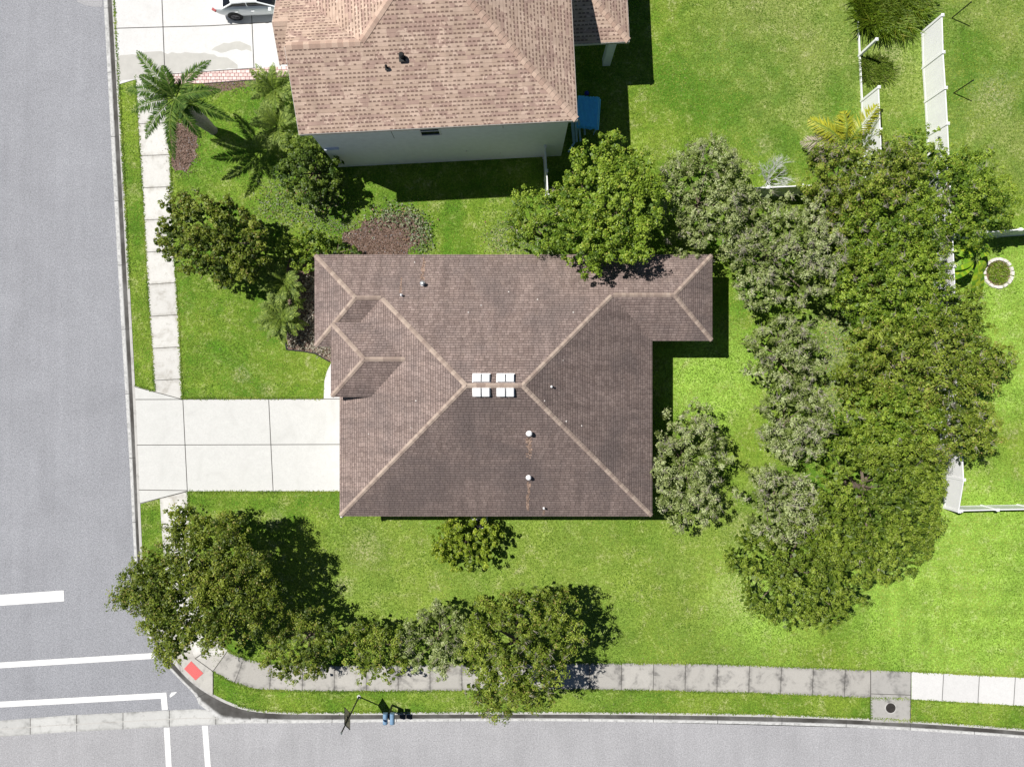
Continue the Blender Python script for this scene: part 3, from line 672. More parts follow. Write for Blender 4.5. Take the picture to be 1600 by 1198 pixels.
# rust streak where shingles were washed below the vents
def streak(px0, py0, px1, py1, which, wd, seed):
    rr = random.Random(seed); m2 = MB()
    def on(px, py):
        P = W(px, py, 4.5)
        for _ in range(6): P = W(px, py, plane_z(which, P.x, P.y))
        return Vector((P.x, P.y, plane_z(which, P.x, P.y)+.008))
    n = 16; pts = [on(px0+(px1-px0)*i/n, py0+(py1-py0)*i/n) for i in range(n+1)]
    for i in range(n):
        a, b = pts[i], pts[i+1]; d = (b-a).normalized(); s = Vector((-d.y, d.x, 0)).normalized()
        for k in range(2):
            o_ = rr.uniform(-wd, wd)*.5; w_ = rr.uniform(.03, .08)*(1-.6*i/n)*wd/.14
            m2.face([a+s*(o_-w_), b+s*(o_-w_*.8), b+s*(o_+w_*.8), a+s*(o_+w_)], 0, None, rr.random())
    m2.build('washed_streak', 'streak', roof)
cap_mat('streak', (0.24, 0.16, 0.12), (0.38, 0.27, 0.21))
streak(659, 437, 663, 402, 'N', .16, 1); streak(626, 457, 627, 434, 'N', .08, 2); streak(827, 684, 826, 716, 'S', .22, 3); streak(826, 752, 824, 798, 'S', .14, 4); streak(850, 797, 849, 805, 'S', .08, 5)
# bird droppings / debris specks on the roof
rr = random.Random(5)
for (px, py, wch) in ((648, 410, 'N'), (752, 477, 'N'), (840, 468, 'N'), (896, 488, 'N'), (795, 456, 'N'), (732, 488, 'N'), (880, 563, 'E'), (851, 626, 'E'), (885, 658, 'E'), (909, 665, 'E'), (650, 626, 'W'), (642, 668, 'W'), (576, 678, 'W')):
    P = W(px, py, 4.5)
    for _ in range(6): P = W(px, py, plane_z(wch, P.x, P.y))
    z = plane_z(wch, P.x, P.y)+.012; k = rr.uniform(.025, .05)
    sp = MB(); sp.tube([(P.x, P.y, z-.01), (P.x+.01, P.y, z+.012)], [k, k*.6], 6); sp.build('debris_speck', 'stone_white', roof)
# corner downspout elbow and side wall fittings
dn = MB(); dn.tube([(-8.83, -6.87, 2.78), (-8.83, -6.94, 2.6), (-8.7, -6.75, 2.3), (-8.52, -6.55, 2.2), (-8.52, -6.5, .1)], [.06, .06, .05, .05, .05], 8); dn.build('downspout', 'galv', house)

# ------------------------------------------------------------------ two-storey neighbour
nb = empty('two_storey_house', (-10.01, 11.70, 0), math.radians(2.9)); tag(nb, 'two-storey house with tan shingle roof and pale grey stucco wall', 'house')
q = .45; rm = MB(); E6 = 6.0
LL = (0, 0, E6); LRr = (13.1, 0, E6); ra = (-.0, 3.4, E6+3.4*q); rb = (3.4, 3.4, E6+3.4*q)
tp = (6.55, 6.55, E6+6.55*q); tn = (6.55, 14, E6+6.55*q)
roof_face(rm, [LL, LRr, tp, rb, ra])                                        # south slope
roof_face(rm, [ra, rb, (-.0-0.0, 6.8, E6), (0, 6.8, E6)][:2]+[(6.8-6.8+0.0, 6.8, E6)] if False else [ra, rb, (0.0, 6.8, E6)])      # north slope of the west gable
roof_face(rm, [rb, tp, tn, (0.0, 14, E6), (0.0, 6.8, E6)])                  # west slope
roof_face(rm, [LRr, (13.1, 16, E6), (6.55, 16, E6+6.55*q), tp])              # east slope
# small front gable
c0 = (-.72, 3.26, 6.08); c1 = (.35, 3.26, 6.08); c2 = (-.72, 4.85, 6.86); c3 = (.35, 4.85, 6.86); c4 = (-.72, 6.9, 5.82); c5 = (.35, 6.9, 5.82)
roof_face(rm, [c0, c1, c3, c2]); roof_face(rm, [c2, c3, c5, c4])
# low rear porch roof on the east side
EP = 3.1
s0 = (13.0, 5.0, EP); s1 = (16.30, 5.0, EP); s2 = (16.30, 14, EP); s3 = (13.0, 8.3, EP+3.3*q)
roof_face(rm, [s0, s1, s3]); roof_face(rm, [s1, s2, (13.0, 14, EP+3.3*q), s3])
nroof = rm.build('roof', 'shingle_tan', nb)
hq = q*.707
for i, (a, b, dr) in enumerate(((LRr, tp, hq), (rb, tp, hq), (ra, rb, q), (c2, c3, .5), (s1, s3, hq))):
    cp = MB(); caps(cp, a, b, dr, wd=.17, seg=.24, seed=20+i); cp.build('ridge_cap', 'cap_tan', nroof)
fm = MB()
for a, b in ((LL, LRr), (LRr, (13.1, 16, E6)), (LL, ra), (c0, c2), (c2, c4), (s0, s1), (s1, s2)):
    a = Vector(a); b = Vector(b); m0 = (a+b)/2; fm.bar(a-Vector((0, 0, .10)), b-Vector((0, 0, .10)), .035, .17)
fm.build('fascia', 'fascia', nb)
sm = MB(); sm.face([(0, 0, E6-.17), (13.1, 0, E6-.17), (13.1, 16, E6-.17), (0, 16, E6-.17)]); sm.face([(13.1, 5.0, EP-.16), (16.3, 5.0, EP-.16), (16.3, 14, EP-.16), (13.1, 14, EP-.16)]); sm.build('soffit', 'fascia', nb)
wm = MB(); X0, X1, Y0 = .30, 12.78, .34
for a, b in (((X0, Y0), (X1, Y0)), ((X1, Y0), (X1, 16)), ((X0, 16), (X0, Y0))):
    wm.face([(*a, -.05), (*b, -.05), (*b, E6-.16), (*a, E6-.16)])
wm.face([(-.55, 6.7, 0), (-.55, 3.5, 0), (-.55, 3.5, 6.15), (-.55, 4.85, 6.85), (-.55, 6.7, 5.9)]); wm.face([(-.55, 3.5, 0), (X0, 3.5, 0), (X0, 3.5, 6.2), (-.55, 3.5, 6.15)])
wm.build('wall', 'stucco', nb)
for x in (4.15, 9.6):
    ctl = MB(); ctl.box((x, Y0-.004, 4.9 if x < 5 else 5.2), (.018, .012, 1.9 if x < 5 else 1.3)); ctl.build('control_joint', 'vent_black', nb)
window(nb, (6.02, Y0, 4.78), (0, -1, 0), .95, 1.1)
lg = MB(); lg.box((.78, Y0-.06, 3.05), (.75, .12, .06)); lg.build('ledge', 'ledge', nb)
for (x, z) in ((7.6, 1.6), (9.4, 1.0)):
    ft = MB(); ft.box((x, Y0-.03, z), (.07, .06, .1)); ft.build('wall_outlet', 'vent_white', nb)
pc = MB(); pc.box((15.55, 5.42, 1.47), (.42, .42, 2.94)); pc.build('porch_column', 'stucco', nb)
def npipe(x, y, r, ht):
    z = E6+y*q; m2 = MB(); m2.tube([(x, y, z-.03), (x, y, z+ht)], [r, r], 10); m2.box((x+.0, y-.05, z+.02), (r*3, r*3, .03)); m2.tube([(x, y, z+ht), (x+.01, y, z+ht+.05)], [r*1.3, r*.8], 10)
    m2.build('vent_pipe', 'vent_black', nroof)
npipe(5.2, 2.75, .10, .28); npipe(4.45, 2.4, .05, .2)

# ------------------------------------------------------------------ fences (white vinyl)
def fence(name, label, pts, h, posts=None, rail_only=(), mt='white_vinyl', hs=None):
    """pts: photo ground pixels of the base line; one fence = posts, panels"""
    P = [Vector(G(*p)) for p in pts]; root = empty(name, P[0]); tag(root, label, 'fence'); O = P[0]
    P = [p-O for p in P]; hs = hs or [h]*len(P)
    for i, p in enumerate(P):
        m2 = MB(); hh = hs[i]+.06
        m2.box((p.x, p.y, hh/2), (.125, .125, hh)); m2.box((p.x, p.y, hh+.012), (.16, .16, .024)); m2.box((p.x, p.y, hh+.05), (.12, .12, .05), taper=.2)
        m2.build('fence_post', mt, root)
    for i in range(len(P)-1):
        a, b = P[i], P[i+1]; d = (b-a).normalized(); a = a+d*.06; b = b-d*.06; L = (b-a).length
        m2 = MB(); m2.bar(a+Vector((0, 0, .08)), b+Vector((0, 0, .08)), .05, .14)
        if i in rail_only:
            m2.build('bottom_rail', mt, root); continue
        ha, hb = hs[i], hs[i+1]
        m2.bar(a+Vector((0, 0, ha-.05)), b+Vector((0, 0, hb-.05)), .055, .11)
        nb_ = max(1, int(L/.15)); q_ = d.to_track_quat('X', 'Z').to_matrix()
        for k in range(nb_):
            f = (k+.5)/nb_; c = a.lerp(b, f); hz = (ha+(hb-ha)*f)-.09-.12
            m2.box((c.x, c.y, .13+hz/2), (L/nb_, .028 if k % 2 else .031, hz), q_)
        m2.build('fence_panel', mt, root)
    return root
def lerp_pts(a, b, n): return [(a[0]+(b[0]-a[0])*i/n, a[1]+(b[1]-a[1])*i/n) for i in range(n+1)]
F1 = [(1440, 52), (1441.5, 107), (1445, 160), (1448, 213)]+lerp_pts((1450.5, 266), (1472, 742), 9)+[(1475, 792)]
fence('vinyl_fence', 'long white vinyl fence running down the right side half hidden by trees', F1, 1.8, hs=[1.8]*(len(F1)-1)+[1.25])
fence('vinyl_fence', 'low white vinyl fence running to the right edge below the trees', [(1478, 791), (1533, 789.5), (1590, 788.5), (1645, 788), (1700, 788)], 1.25)
fence('vinyl_fence', 'shaded vinyl fence at the right edge above the stone ring', [(1462, 377), (1506, 374), (1556, 370), (1606, 367), (1660, 364)], 1.8)
fence('vinyl_fence', 'broken white vinyl fence with missing panels beside the tall grass', [(1337, -20), (1339, 17), (1342, 88), (1345.5, 159), (1348, 222), (1351, 290)], 1.8, rail_only=(0, 1, 2), hs=[.5, .12, 1.8, 1.8, 1.8, 1.8])
fence('vinyl_fence', 'dark shaded vinyl fence behind the bare white shrub', [(1138, 309), (1181, 307.5), (1231, 305), (1281, 303), (1345, 300)], 1.8)
fence('vinyl_fence', 'short shaded vinyl fence meeting the pale grey stucco wall', [(849.5, 247), (851.5, 283), (853.5, 320)], 1.8)
fence('vinyl_fence', 'unseen fence panel past the top edge, added to shade the grass alley', [(1408, -14), (1434, -6)], 1.8)  # out of view; added to cast a shadow into the alley

# black stakes
for i, (a, lab) in enumerate((((1487, 29), 'black metal stake in the lawn cut by the top edge'), ((1490, 146), 'black metal stake in the lawn lower one of two'))):
    m2 = MB(); b = Vector(G(*a)); m2.box((0, 0, .8), (.055, .03, 1.62)); m2.box((0, .012, .8), (.012, .05, 1.6)); m2.box((0, 0, 1.615), (.08, .06, .02))
    for k in range(8): m2.box((0, -.02, .3+k*.16), (.03, .012, .03))
    o = m2.build('metal_stake', 'black_metal'); o.location = b; tag(o, lab, 'stake', 'black stakes in the right lawn')

# ------------------------------------------------------------------ road sign and mailboxes
sg = empty('diamond_sign', G(561, 1088), math.radians(13)); tag(sg, 'tan diamond road sign on a black pole by the south kerb', 'road sign')
m2 = MB(); m2.tube([(0, 0, 0), (0, 0, 3.9)], [.038, .034], 10); m2.tube([(0, 0, .0), (0, 0, .25)], [.06, .045], 10); m2.build('pole', 'black_metal', sg)
m2 = MB(); m2.tube([(0, 0, -.02), (0, 0, .05)], [.12, .10], 14); m2.build('concrete_footing', 'new_plain', sg)
m2 = MB(); m2.tube([(0, 0, 3.9), (0, 0, 3.95), (0, 0, 4.01), (0, 0, 4.07)], [.03, .06, .06, .02], 12); m2.build('finial', 'galv', sg)
dq = [(0, -.62), (.0, 0)]
def diamond(x, r, th, mt, nm):
    m3 = MB(); c = 2.45; V = [(0, -r), (r*.0, 0)]
    P = [(0, -r, c), (0, 0, c+r), (0, r, c), (0, 0, c-r)]
    A = [(x, p[1], p[2]) for p in P]; B = [(x+th, p[1], p[2]) for p in P]
    m3.face(A[::-1]); m3.face(B)
    for i in range(4): m3.face([A[i], A[(i+1) % 4], B[(i+1) % 4], B[i]])
    return m3.build(nm, mt, sg)
diamond(-.075, .62, .02, 'black_metal', 'border_plate'); diamond(-.054, .55, .008, 'sign_tan', 'sign_plate')
m2 = MB(); m2.bar((-.03, -.16, 2.45), (-.03, .16, 2.45), .02, .03); m2.build('bracket', 'black_metal', sg)

mbx = empty('double_mailbox', G(613, 1101)); tag(mbx, 'two white mailboxes coloured shade blue side by side on one post at the kerb', 'mailbox')
m2 = MB(); m2.box((0, 0, .48), (.09, .09, .96)); m2.bar((-.30, -.16, .98), (.30, -.16, .98), .09, .06); m2.bar((0, .02, .94), (0, -.34, .94), .08, .06); m2.bar((0, .02, .6), (0, -.28, .92), .05, .05)
m2.build('post', 'black_metal', mbx)
for sx in (-.19, .19):
    m2 = MB(); n = 10; A = []; y0, y1 = .08, -.48
    prof = [(-.12, 0), (.12, 0)]+[(.12*math.cos(math.pi*k/n), .13+.10*math.sin(math.pi*k/n)) for k in range(n+1)]
    F = [(sx+a, y0, 1.01+b) for a, b in prof]; Bk = [(sx+a, y1, 1.01+b) for a, b in prof]
    m2.face(F); m2.face(Bk[::-1])
    for i in range(len(prof)): m2.face([F[i], Bk[i], Bk[(i+1) % len(prof)], F[(i+1) % len(prof)]])
    bx = m2.build('mailbox_body', 'mailbox', mbx)
    m2 = MB(); m2.face([(sx+a*1.06, y1-.012, 1.01+b*1.04) for a, b in prof][::-1]); m2.face([(sx+a*1.06, y1-.004, 1.01+b*1.04) for a, b in prof]); m2.box((sx, y1-.025, 1.2), (.05, .03, .02)); m2.build('door', 'mailbox', bx)
    m2 = MB(); m2.box((sx+.13, -.2, 1.2), (.012, .04, .16)); m2.box((sx+.13, -.17, 1.29), (.012, .10, .05)); m2.build('flag', 'black_metal', bx)

# ------------------------------------------------------------------ parked car
car = empty('parked_car', (-14.05, 21.22, DZ), math.radians(3.0)); tag(car, 'white sedan parked on the neighbour driveway, cut by the top edge', 'car')
ST = [(-2.36, .55, .62, .80), (-2.28, .74, .45, .93), (-2.05, .86, .30, 1.0), (-1.6, .91, .24, 1.02), (-1.0, .92, .21, .97), (0, .92, .20, .93), (.8, .92, .20, .93), (1.3, .90, .22, .90), (1.8, .87, .26, .82), (2.15, .78, .32, .72), (2.33, .55, .42, .60)]
def sec(x, hw, zb, zt):
    return [(x, -hw*.80, zb), (x, -hw*.97, zb+.10), (x, -hw*1.0, zb+(zt-zb)*.42), (x, -hw*.985, zb+(zt-zb)*.70), (x, -hw*.93, zt-.045), (x, -hw*.82, zt), (x, -hw*.4, zt+.025), (x, 0, zt+.03), (x, hw*.4, zt+.025), (x, hw*.82, zt), (x, hw*.93, zt-.045), (x, hw*.985, zb+(zt-zb)*.70), (x, hw, zb+(zt-zb)*.42), (x, hw*.97, zb+.10), (x, hw*.80, zb)]
m2 = MB(); S = [sec(*s) for s in ST]
for i in range(len(S)-1):
    for k in range(len(S[0])-1): m2.face([S[i][k], S[i][k+1], S[i+1][k+1], S[i+1][k]])
    m2.face([S[i][-1], S[i][0], S[i+1][0], S[i+1][-1]])
m2.face(S[0]); m2.face(S[-1][::-1])
body = m2.build('body', 'car_white', car, smooth=True, weld=True); sd = body.modifiers.new('s', 'SUBSURF'); sd.levels = 2; sd.render_levels = 2
gl = MB(); ga = [(-1.75, .76, .99), (-1.15, .69, 1.34), (-.5, .69, 1.40), (.25, .69, 1.38), (1.15, .77, .95)]
def gsec(x, w_, z): return [(x, -w_-.10*(1.5-z), .90), (x, -w_, z-.05), (x, -w_*.85, z), (x, 0, z+.02), (x, w_*.85, z), (x, w_, z-.05), (x, w_+.10*(1.5-z), .90)]
S = [gsec(*s) for s in ga]
S[0] = [(x, y, min(z, .98)) for x, y, z in S[0]]; S[-1] = [(x, y, min(z, .95)) for x, y, z in S[-1]]
for i in range(len(S)-1):
    for k in range(6): gl.face([S[i][k], S[i][k+1], S[i+1][k+1], S[i+1][k]])
gl.build('windows', 'glass_dark', car, smooth=True, weld=True)
rf = MB()
for x0, x1 in ((-1.18, -.5), (-.5, .28)):
    za, zb = (1.36 if x0 < -1 else 1.42), (1.42 if x1 < 0 else 1.40)
    rf.face([(x0, -.62, za), (x1, -.62, zb), (x1, .62, zb), (x0, .62, za)])
    for sg_ in (-1, 1):
        rf.face([(x0, sg_*.62, za), (x1, sg_*.62, zb), (x1, sg_*.725, zb-.07), (x0, sg_*.725, za-.07)])
        rf.face([(x0, sg_*.725, za-.07), (x1, sg_*.725, zb-.07), (x1, sg_*.735, zb-.12), (x0, sg_*.735, za-.12)])
for sgn in (-1, 1):
    rf.bar((-1.12, sgn*.72, 1.29), (-1.80, sgn*.82, .98), .07, .05); rf.bar((.22, sgn*.72, 1.33), (1.12, sgn*.80, .93), .06, .05); rf.bar((-.35, sgn*.725, 1.34), (-.38, sgn*.78, .95), .05, .03)
rf.build('roof_panel', 'car_white', car)
for x in (-1.28, 1.42):
    for sgn in (-1, 1):
        m2 = MB(); m2.tube([(x, sgn*.72, .33), (x, sgn*.935, .33)], [.335, .335], 28); wh = m2.build('wheel', 'tyre', car)
        m2 = MB(); m2.tube([(x, sgn*.936, .33), (x, sgn*.945, .33)], [.23, .22], 24)
        for k in range(5):
            a = k*2*math.pi/5; m2.bar((x, sgn*.95, .33), (x+.2*math.cos(a), sgn*.95, .33+.2*math.sin(a)), .05, .02)
        m2.build('rim', 'rim', wh)
        m2 = MB(); m2.tube([(x, sgn*.80, .36), (x, sgn*.926, .36)], [.40, .40], 28, cap=True); m2.build('wheel_arch', 'vent_black', car)
for sgn in (-1, 1):
    m2 = MB(); m2.box((-2.20, sgn*.70, .84), (.22, .26, .09), Matrix.Rotation(sgn*.55, 3, 'Z')); m2.build('tail_light', 'tail_red', car)
    m2 = MB(); m2.box((2.13, sgn*.64, .66), (.25, .25, .08), Matrix.Rotation(-sgn*.6, 3, 'Z')); m2.build('headlight', 'galv', car)
    m2 = MB(); m2.box((.85, sgn*.98, 1.0), (.14, .18, .11)); m2.build('side_mirror', 'car_white', car)
m2 = MB()
for x in (-.15, -1.05): m2.box((x, -.915, .80), (.17, .03, .025))
m2.build('door_handle', 'galv', car)

# ------------------------------------------------------------------ things beside the neighbour's wall
bs = empty('sheet_stack', W(919, 176, .9).xy.to_3d(), math.radians(-4)); tag(bs, 'stack of white corrugated sheets coloured the blue of house shade', 'sheet stack')
m2 = MB()
for k, (dx, dy) in enumerate(((0, 0), (.05, -.03), (-.03, .04))):
    z = .74+k*.07; nx = 16; X0_ = -.60; w_ = 1.2/nx
    for i in range(nx):
        xa = X0_+i*w_; xm = xa+w_/2
        ys = (-.80-random.uniform(0, .07), .80+random.uniform(0, .06))
        m2.face([(xa+dx, ys[0]+dy, z), (xm+dx, ys[0]+dy, z+.045), (xm+dx, ys[1]+dy, z+.045), (xa+dx, ys[1]+dy, z)])
        m2.face([(xm+dx, ys[0]+dy, z+.045), (xa+w_+dx, ys[0]+dy, z), (xa+w_+dx, ys[1]+dy, z), (xm+dx, ys[1]+dy, z+.045)])
m2.build('corrugated_sheet', 'sheet_shade_blue', bs)
m2 = MB()
for sx in (-.5, .5):
    m2.bar((sx, -.85, .68), (sx, .8, .68), .09, .09)
    for sy in (-.75, .7): m2.bar((sx*.9, sy-.1, 0), (sx, sy, .66), .06, .06); m2.bar((sx*1.1, sy+.1, 0), (sx, sy, .66), .06, .06)
m2.build('trestle', 'board_shade_blue', bs)
for i, (a, ha, b, hb, lab) in enumerate((((897, 222), 0.02, (894, 187), 1.1, 'pale board coloured shade blue, leaning at the house corner, widest one'), ((901.5, 222), .02, (899, 188), 1.2, 'narrow leaning board second from the house corner'), ((907, 221), .02, (904, 187), 1.2, 'narrow leaning board right of the house corner'), ((914, 211), .02, (912, 187), .7, 'short leaning board under the shade-blue sheets'), ((888, 238), .03, (898, 222), .12, 'loose pale board lying in the shade by the wall corner'))):
    A = W(*a, ha); B = W(*b, hb); m2 = MB(); wd = .16 if i == 0 else .10
    m2.bar((0, 0, 0), B-A, wd, .03); m2.bar(Vector((0, 0, .02)), B-A+Vector((0, 0, .02)), wd*.4, .02); o = m2.build('timber_board', 'board_shade_blue'); o.location = A; tag(o, lab, 'board', 'boards by the house corner')
bl = MB(); bl.tube([(0, 0, -.16), (0, 0, -.08), (0, 0, .02), (0, 0, .10)], [.08, .13, .12, .05], 12); bl.tube([(0, 0, .1), (0, 0, .14)], [.05, .05], 8)
plain('deep_blue', (0.02, 0.03, 0.30), 0.5)
o = bl.build('plastic_jug', 'deep_blue'); o.location = (*W(917, 146, .95).xy, 1.05); o.location.z = .16; tag(o, 'small deep blue plastic jug above the shade-blue sheets', 'jug'); o.location = (*W(917, 145, .2).xy, .16)

# condenser by the south wall
ac = empty('air_conditioner', (W(748, 815, .7).x, W(748, 817, .7).y-.05, 0)); tag(ac, 'white air conditioner unit in shade by the south wall', 'air conditioner')
m2 = MB(); m2.box((0, 0, .36), (.72, .60, .66)); m2.build('casing', 'vent_white', ac)
m2 = MB(); m2.tube([(0, 0, .69), (0, 0, .72)], [.27, .27], 24); m2.build('fan_grille', 'vent_black', ac)
m2 = MB(); m2.box((0, 0, .015), (.95, .8, .03)); m2.build('pad', 'new_plain', ac)

# stone ring
ring = empty('stone_ring', G(1559, 427)); tag(ring, 'ring of pale edging stones round a small bed in the lawn', 'planter ring')
for k in range(18):
    a = k*2*math.pi/18+random.uniform(-.05, .05); m2 = MB()
    m2.box((.78*math.cos(a), .78*math.sin(a), .05), (.17+random.uniform(-.02, .02), .25+random.uniform(-.03, .02), .11), Matrix.Rotation(a+random.uniform(-.1, .1), 3, 'Z'), taper=.85)
    o = m2.build('stone', 'stone_white', ring); b = o.modifiers.new('b', 'BEVEL'); b.width = .02; b.segments = 2
m2 = MB(); m2.tube([(0, 0, 0), (0, 0, .03)], [.70, .66], 24); m2.build('soil', 'soil', ring)


# ------------------------------------------------------------------ vegetation
def vnoise(x, y, s, seed):
    r = np.random.default_rng(seed); A = r.uniform(size=(256, 256)); X = (x*s) % 255; Y = (y*s) % 255; i = X.astype(int); j_ = Y.astype(int); f = X-i; g_ = Y-j_
    f = f*f*(3-2*f); g_ = g_*g_*(3-2*g_); a = A[i, j_]*(1-f)+A[(i+1) % 256, j_]*f; b = A[i, (j_+1) % 256]*(1-f)+A[(i+1) % 256, (j_+1) % 256]*f; return a*(1-g_)+b*g_
def trunk_mesh(O, H, R, limbs, rng, r0=None, mt='bark'):
    m2 = MB(); r0 = r0 or max(.07, R*.055)
    top = Vector((rng.uniform(-.1, .1), rng.uniform(-.1, .1), H))
    m2.tube([(0, 0, -.05), (0, 0, .15), top*.5, top], [r0*1.5, r0*1.05, r0*.9, r0*.7], 9)
    for L in limbs:
        L = Vector(L); b = top*rng.uniform(.55, .95); mid = b.lerp(L, .5)+Vector((0, 0, -.12*(L-b).length*rng.uniform(-.2, 1)))
        m2.tube([b, mid, L], [r0*.55, r0*.35, r0*.12], 6)
    return m2
def tree(name, label, px, py, rx, ry, hc, hz, mt, seed, dens=230, leaf=(.13, .075), clump=.42, twigs=0, ang=0.0, cat='tree', lobes=None, fill=.30, group=None, clr=1.0, rough=.22, mask=None):
    """crown: union of lobes carrying leaf clumps; px,py,rx,ry measured in the photo at crown height"""
    rng = np.random.default_rng(seed); k = (CAMH-hc)/CAMH/PPM
    ax, ay = rx*k, ry*k; C = W(px, py, hc); root = empty(name, (C.x, C.y, 0)); tag(root, label, cat, group)
    if not mask: ax *= 1.03; ay *= 1.03
    R = min(ax, ay); ca, sa = math.cos(ang), math.sin(ang)
    nl = lobes or int(7+ax*ay*1.1)
    cand = rng.uniform(-1, 1, (900, 2)); cand = cand[np.hypot(cand[:, 0], cand[:, 1]) < 1]; sel = [0]
    for _ in range(nl-1):
        dd = np.min(np.hypot(cand[:, None, 0]-cand[sel, 0], cand[:, None, 1]-cand[sel, 1]), axis=1)*rng.uniform(.75, 1, len(cand)); sel.append(int(dd.argmax()))
    th = np.arctan2(cand[sel, 1], cand[sel, 0]); rad = np.hypot(cand[sel, 0], cand[sel, 1])*.88
    lr = rng.uniform(.26, .44, nl)*max(R, .5)
    lx = np.cos(th)*rad*np.maximum(ax-lr*.55, .05); ly = np.sin(th)*rad*np.maximum(ay-lr*.55, .05)
    lz = hc+hz*np.sqrt(np.clip(1-rad**2, 0, 1))*.75*rng.uniform(.75, 1.1, nl)-lr*.78
    lx[0] = ly[0] = 0; lr[0] = .5*R
    no = int(6+4.5*(ax+ay)*(1 if rough > .18 else .5)); t2_ = np.sort(rng.uniform(0, 2*np.pi, no)); r2_ = rng.uniform(.72, 1.12, no); l2_ = rng.uniform(.14, .40, no)*min(1, R/1.5)
    lx = np.concatenate([lx, np.cos(t2_)*(ax*r2_-l2_)]); ly = np.concatenate([ly, np.sin(t2_)*(ay*r2_-l2_)]); lr = np.concatenate([lr, l2_]); lz = np.concatenate([lz, hc+hz*rng.uniform(-.15, .45, no)])
    n_in = nl; nl = nl+no
    # clump centres sampled over the union of lobes
    area = math.pi*ax*ay; ph = rng.uniform(0, 6.28, 3)
    per = 40; N = int(area*dens/26*1.9); cx = rng.uniform(-ax, ax, N)*1.14; cy = rng.uniform(-ay, ay, N)*1.14; N = len(cx)
    d2 = (cx[:, None]-lx)**2+(cy[:, None]-ly)**2; hgt = lz+np.sqrt(np.maximum(lr**2*1.25-d2, -9e9*(d2 > lr**2*1.25)+0)) if False else np.where(d2 < lr**2*1.3, lz+np.sqrt(np.maximum(lr**2*1.3-d2, 0)), -99)
    best = hgt.argmax(1); z = hgt.max(1); tt = np.arctan2(cy/ay, cx/ax)
    rho = np.sqrt((cx/ax)**2+(cy/ay)**2); lim = 1+rough*.5*(np.sin(3*tt+ph[0])+.7*np.sin(5*tt+ph[1])+.5*np.sin(9*tt+ph[2]))*.7
    ok = (z > 0) & (rho < np.maximum(lim, 0)+.22) & (rng.uniform(size=N) > .10)
    # soft outer skirt outside lobes, lower
    sk = (z < 0) & (rho < lim*.84) & (rng.uniform(size=N) < .85)
    z = np.where(sk, hc+hz*.25*(1-rho)+rng.uniform(-.3, .1, N)*R*.3, z); ok |= sk
    cx, cy, z, best = cx[ok], cy[ok], z[ok], best[ok]
    if mask:
        zz_ = np.clip(z, hc-.5, hc+hz); gx_ = cx*ca-cy*sa+C.x; gy_ = cx*sa+cy*ca+C.y; f_ = PPM*CAMH/(CAMH-zz_)
        rj = rng.normal(0, 4, (2, len(gx_))); km_ = inside(mask, 800+gx_*f_+rj[0], 599-gy_*f_+rj[1]); cx, cy, z, best = cx[km_], cy[km_], z[km_], best[km_]
    z = z+rng.normal(0, .16, len(z))+.22*(vnoise(cx+50, cy+50, 1.1, seed)-.5)*2
    # inner fill
    nf = int(len(cx)*fill); fi = rng.integers(0, len(cx), nf)
    cx = np.concatenate([cx, cx[fi]*.92]); cy = np.concatenate([cy, cy[fi]*.92]); z = np.concatenate([z, z[fi]-rng.uniform(.5, 1.2, nf)*clump*2.2]); best = np.concatenate([best, best[fi]])
    z = np.maximum(z, .15)
    n = len(cx); rc = clump*.60*rng.uniform(.5, 1.25, n)
    ctint = np.clip(.5+rng.normal(0, .20, n)+(rng.uniform(size=nl)[best]-.5)*.35, 0, 1)
    idx = np.repeat(np.arange(n), per); m = len(idx)
    v = rng.normal(size=(m, 3)); v /= np.linalg.norm(v, axis=1, keepdims=True); v[:, 2] = np.abs(v[:, 2])*.8-.15
    r_ = rng.uniform(.25, 1, m)**.6*rc[idx]
    P = np.stack([cx[idx], cy[idx], z[idx]], 1)+v*r_[:, None]
    P[:, 2] = np.maximum(P[:, 2], .06)
    nrm = v*1.0+np.array([0, 0, .75])+rng.normal(0, .55, (m, 3))
    x, y = P[:, 0]*ca-P[:, 1]*sa, P[:, 0]*sa+P[:, 1]*ca; P[:, 0], P[:, 1] = x, y
    L = rng.uniform(.65, 1.35, m)*leaf[0]*.74; Wd = L*leaf[1]/leaf[0]
    Q = leaf_quads(P, nrm, L, Wd, rng)
    tn = ctint[idx]+rng.normal(0, .14, m)
    # large inner leaves, coloured dark to deepen shade, close the crown below its clumps
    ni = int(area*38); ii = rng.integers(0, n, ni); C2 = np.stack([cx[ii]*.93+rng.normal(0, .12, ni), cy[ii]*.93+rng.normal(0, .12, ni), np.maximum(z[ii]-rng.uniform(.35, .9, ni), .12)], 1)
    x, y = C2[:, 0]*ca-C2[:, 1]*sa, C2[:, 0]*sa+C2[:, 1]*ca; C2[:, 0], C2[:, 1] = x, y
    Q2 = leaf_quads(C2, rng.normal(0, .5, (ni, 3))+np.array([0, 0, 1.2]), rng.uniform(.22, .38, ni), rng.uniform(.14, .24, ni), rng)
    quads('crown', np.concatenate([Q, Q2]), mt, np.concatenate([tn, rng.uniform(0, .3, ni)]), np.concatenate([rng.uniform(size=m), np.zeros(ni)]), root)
    lim_ = [(lx[i]*ca-ly[i]*sa, lx[i]*sa+ly[i]*ca, max(lz[i], .3)) for i in range(min(n_in, 9))]
    rp = random.Random(seed)
    trunk_mesh(root, max(.25, hc*.62), R, lim_, rp).build('trunk', 'bark', root)
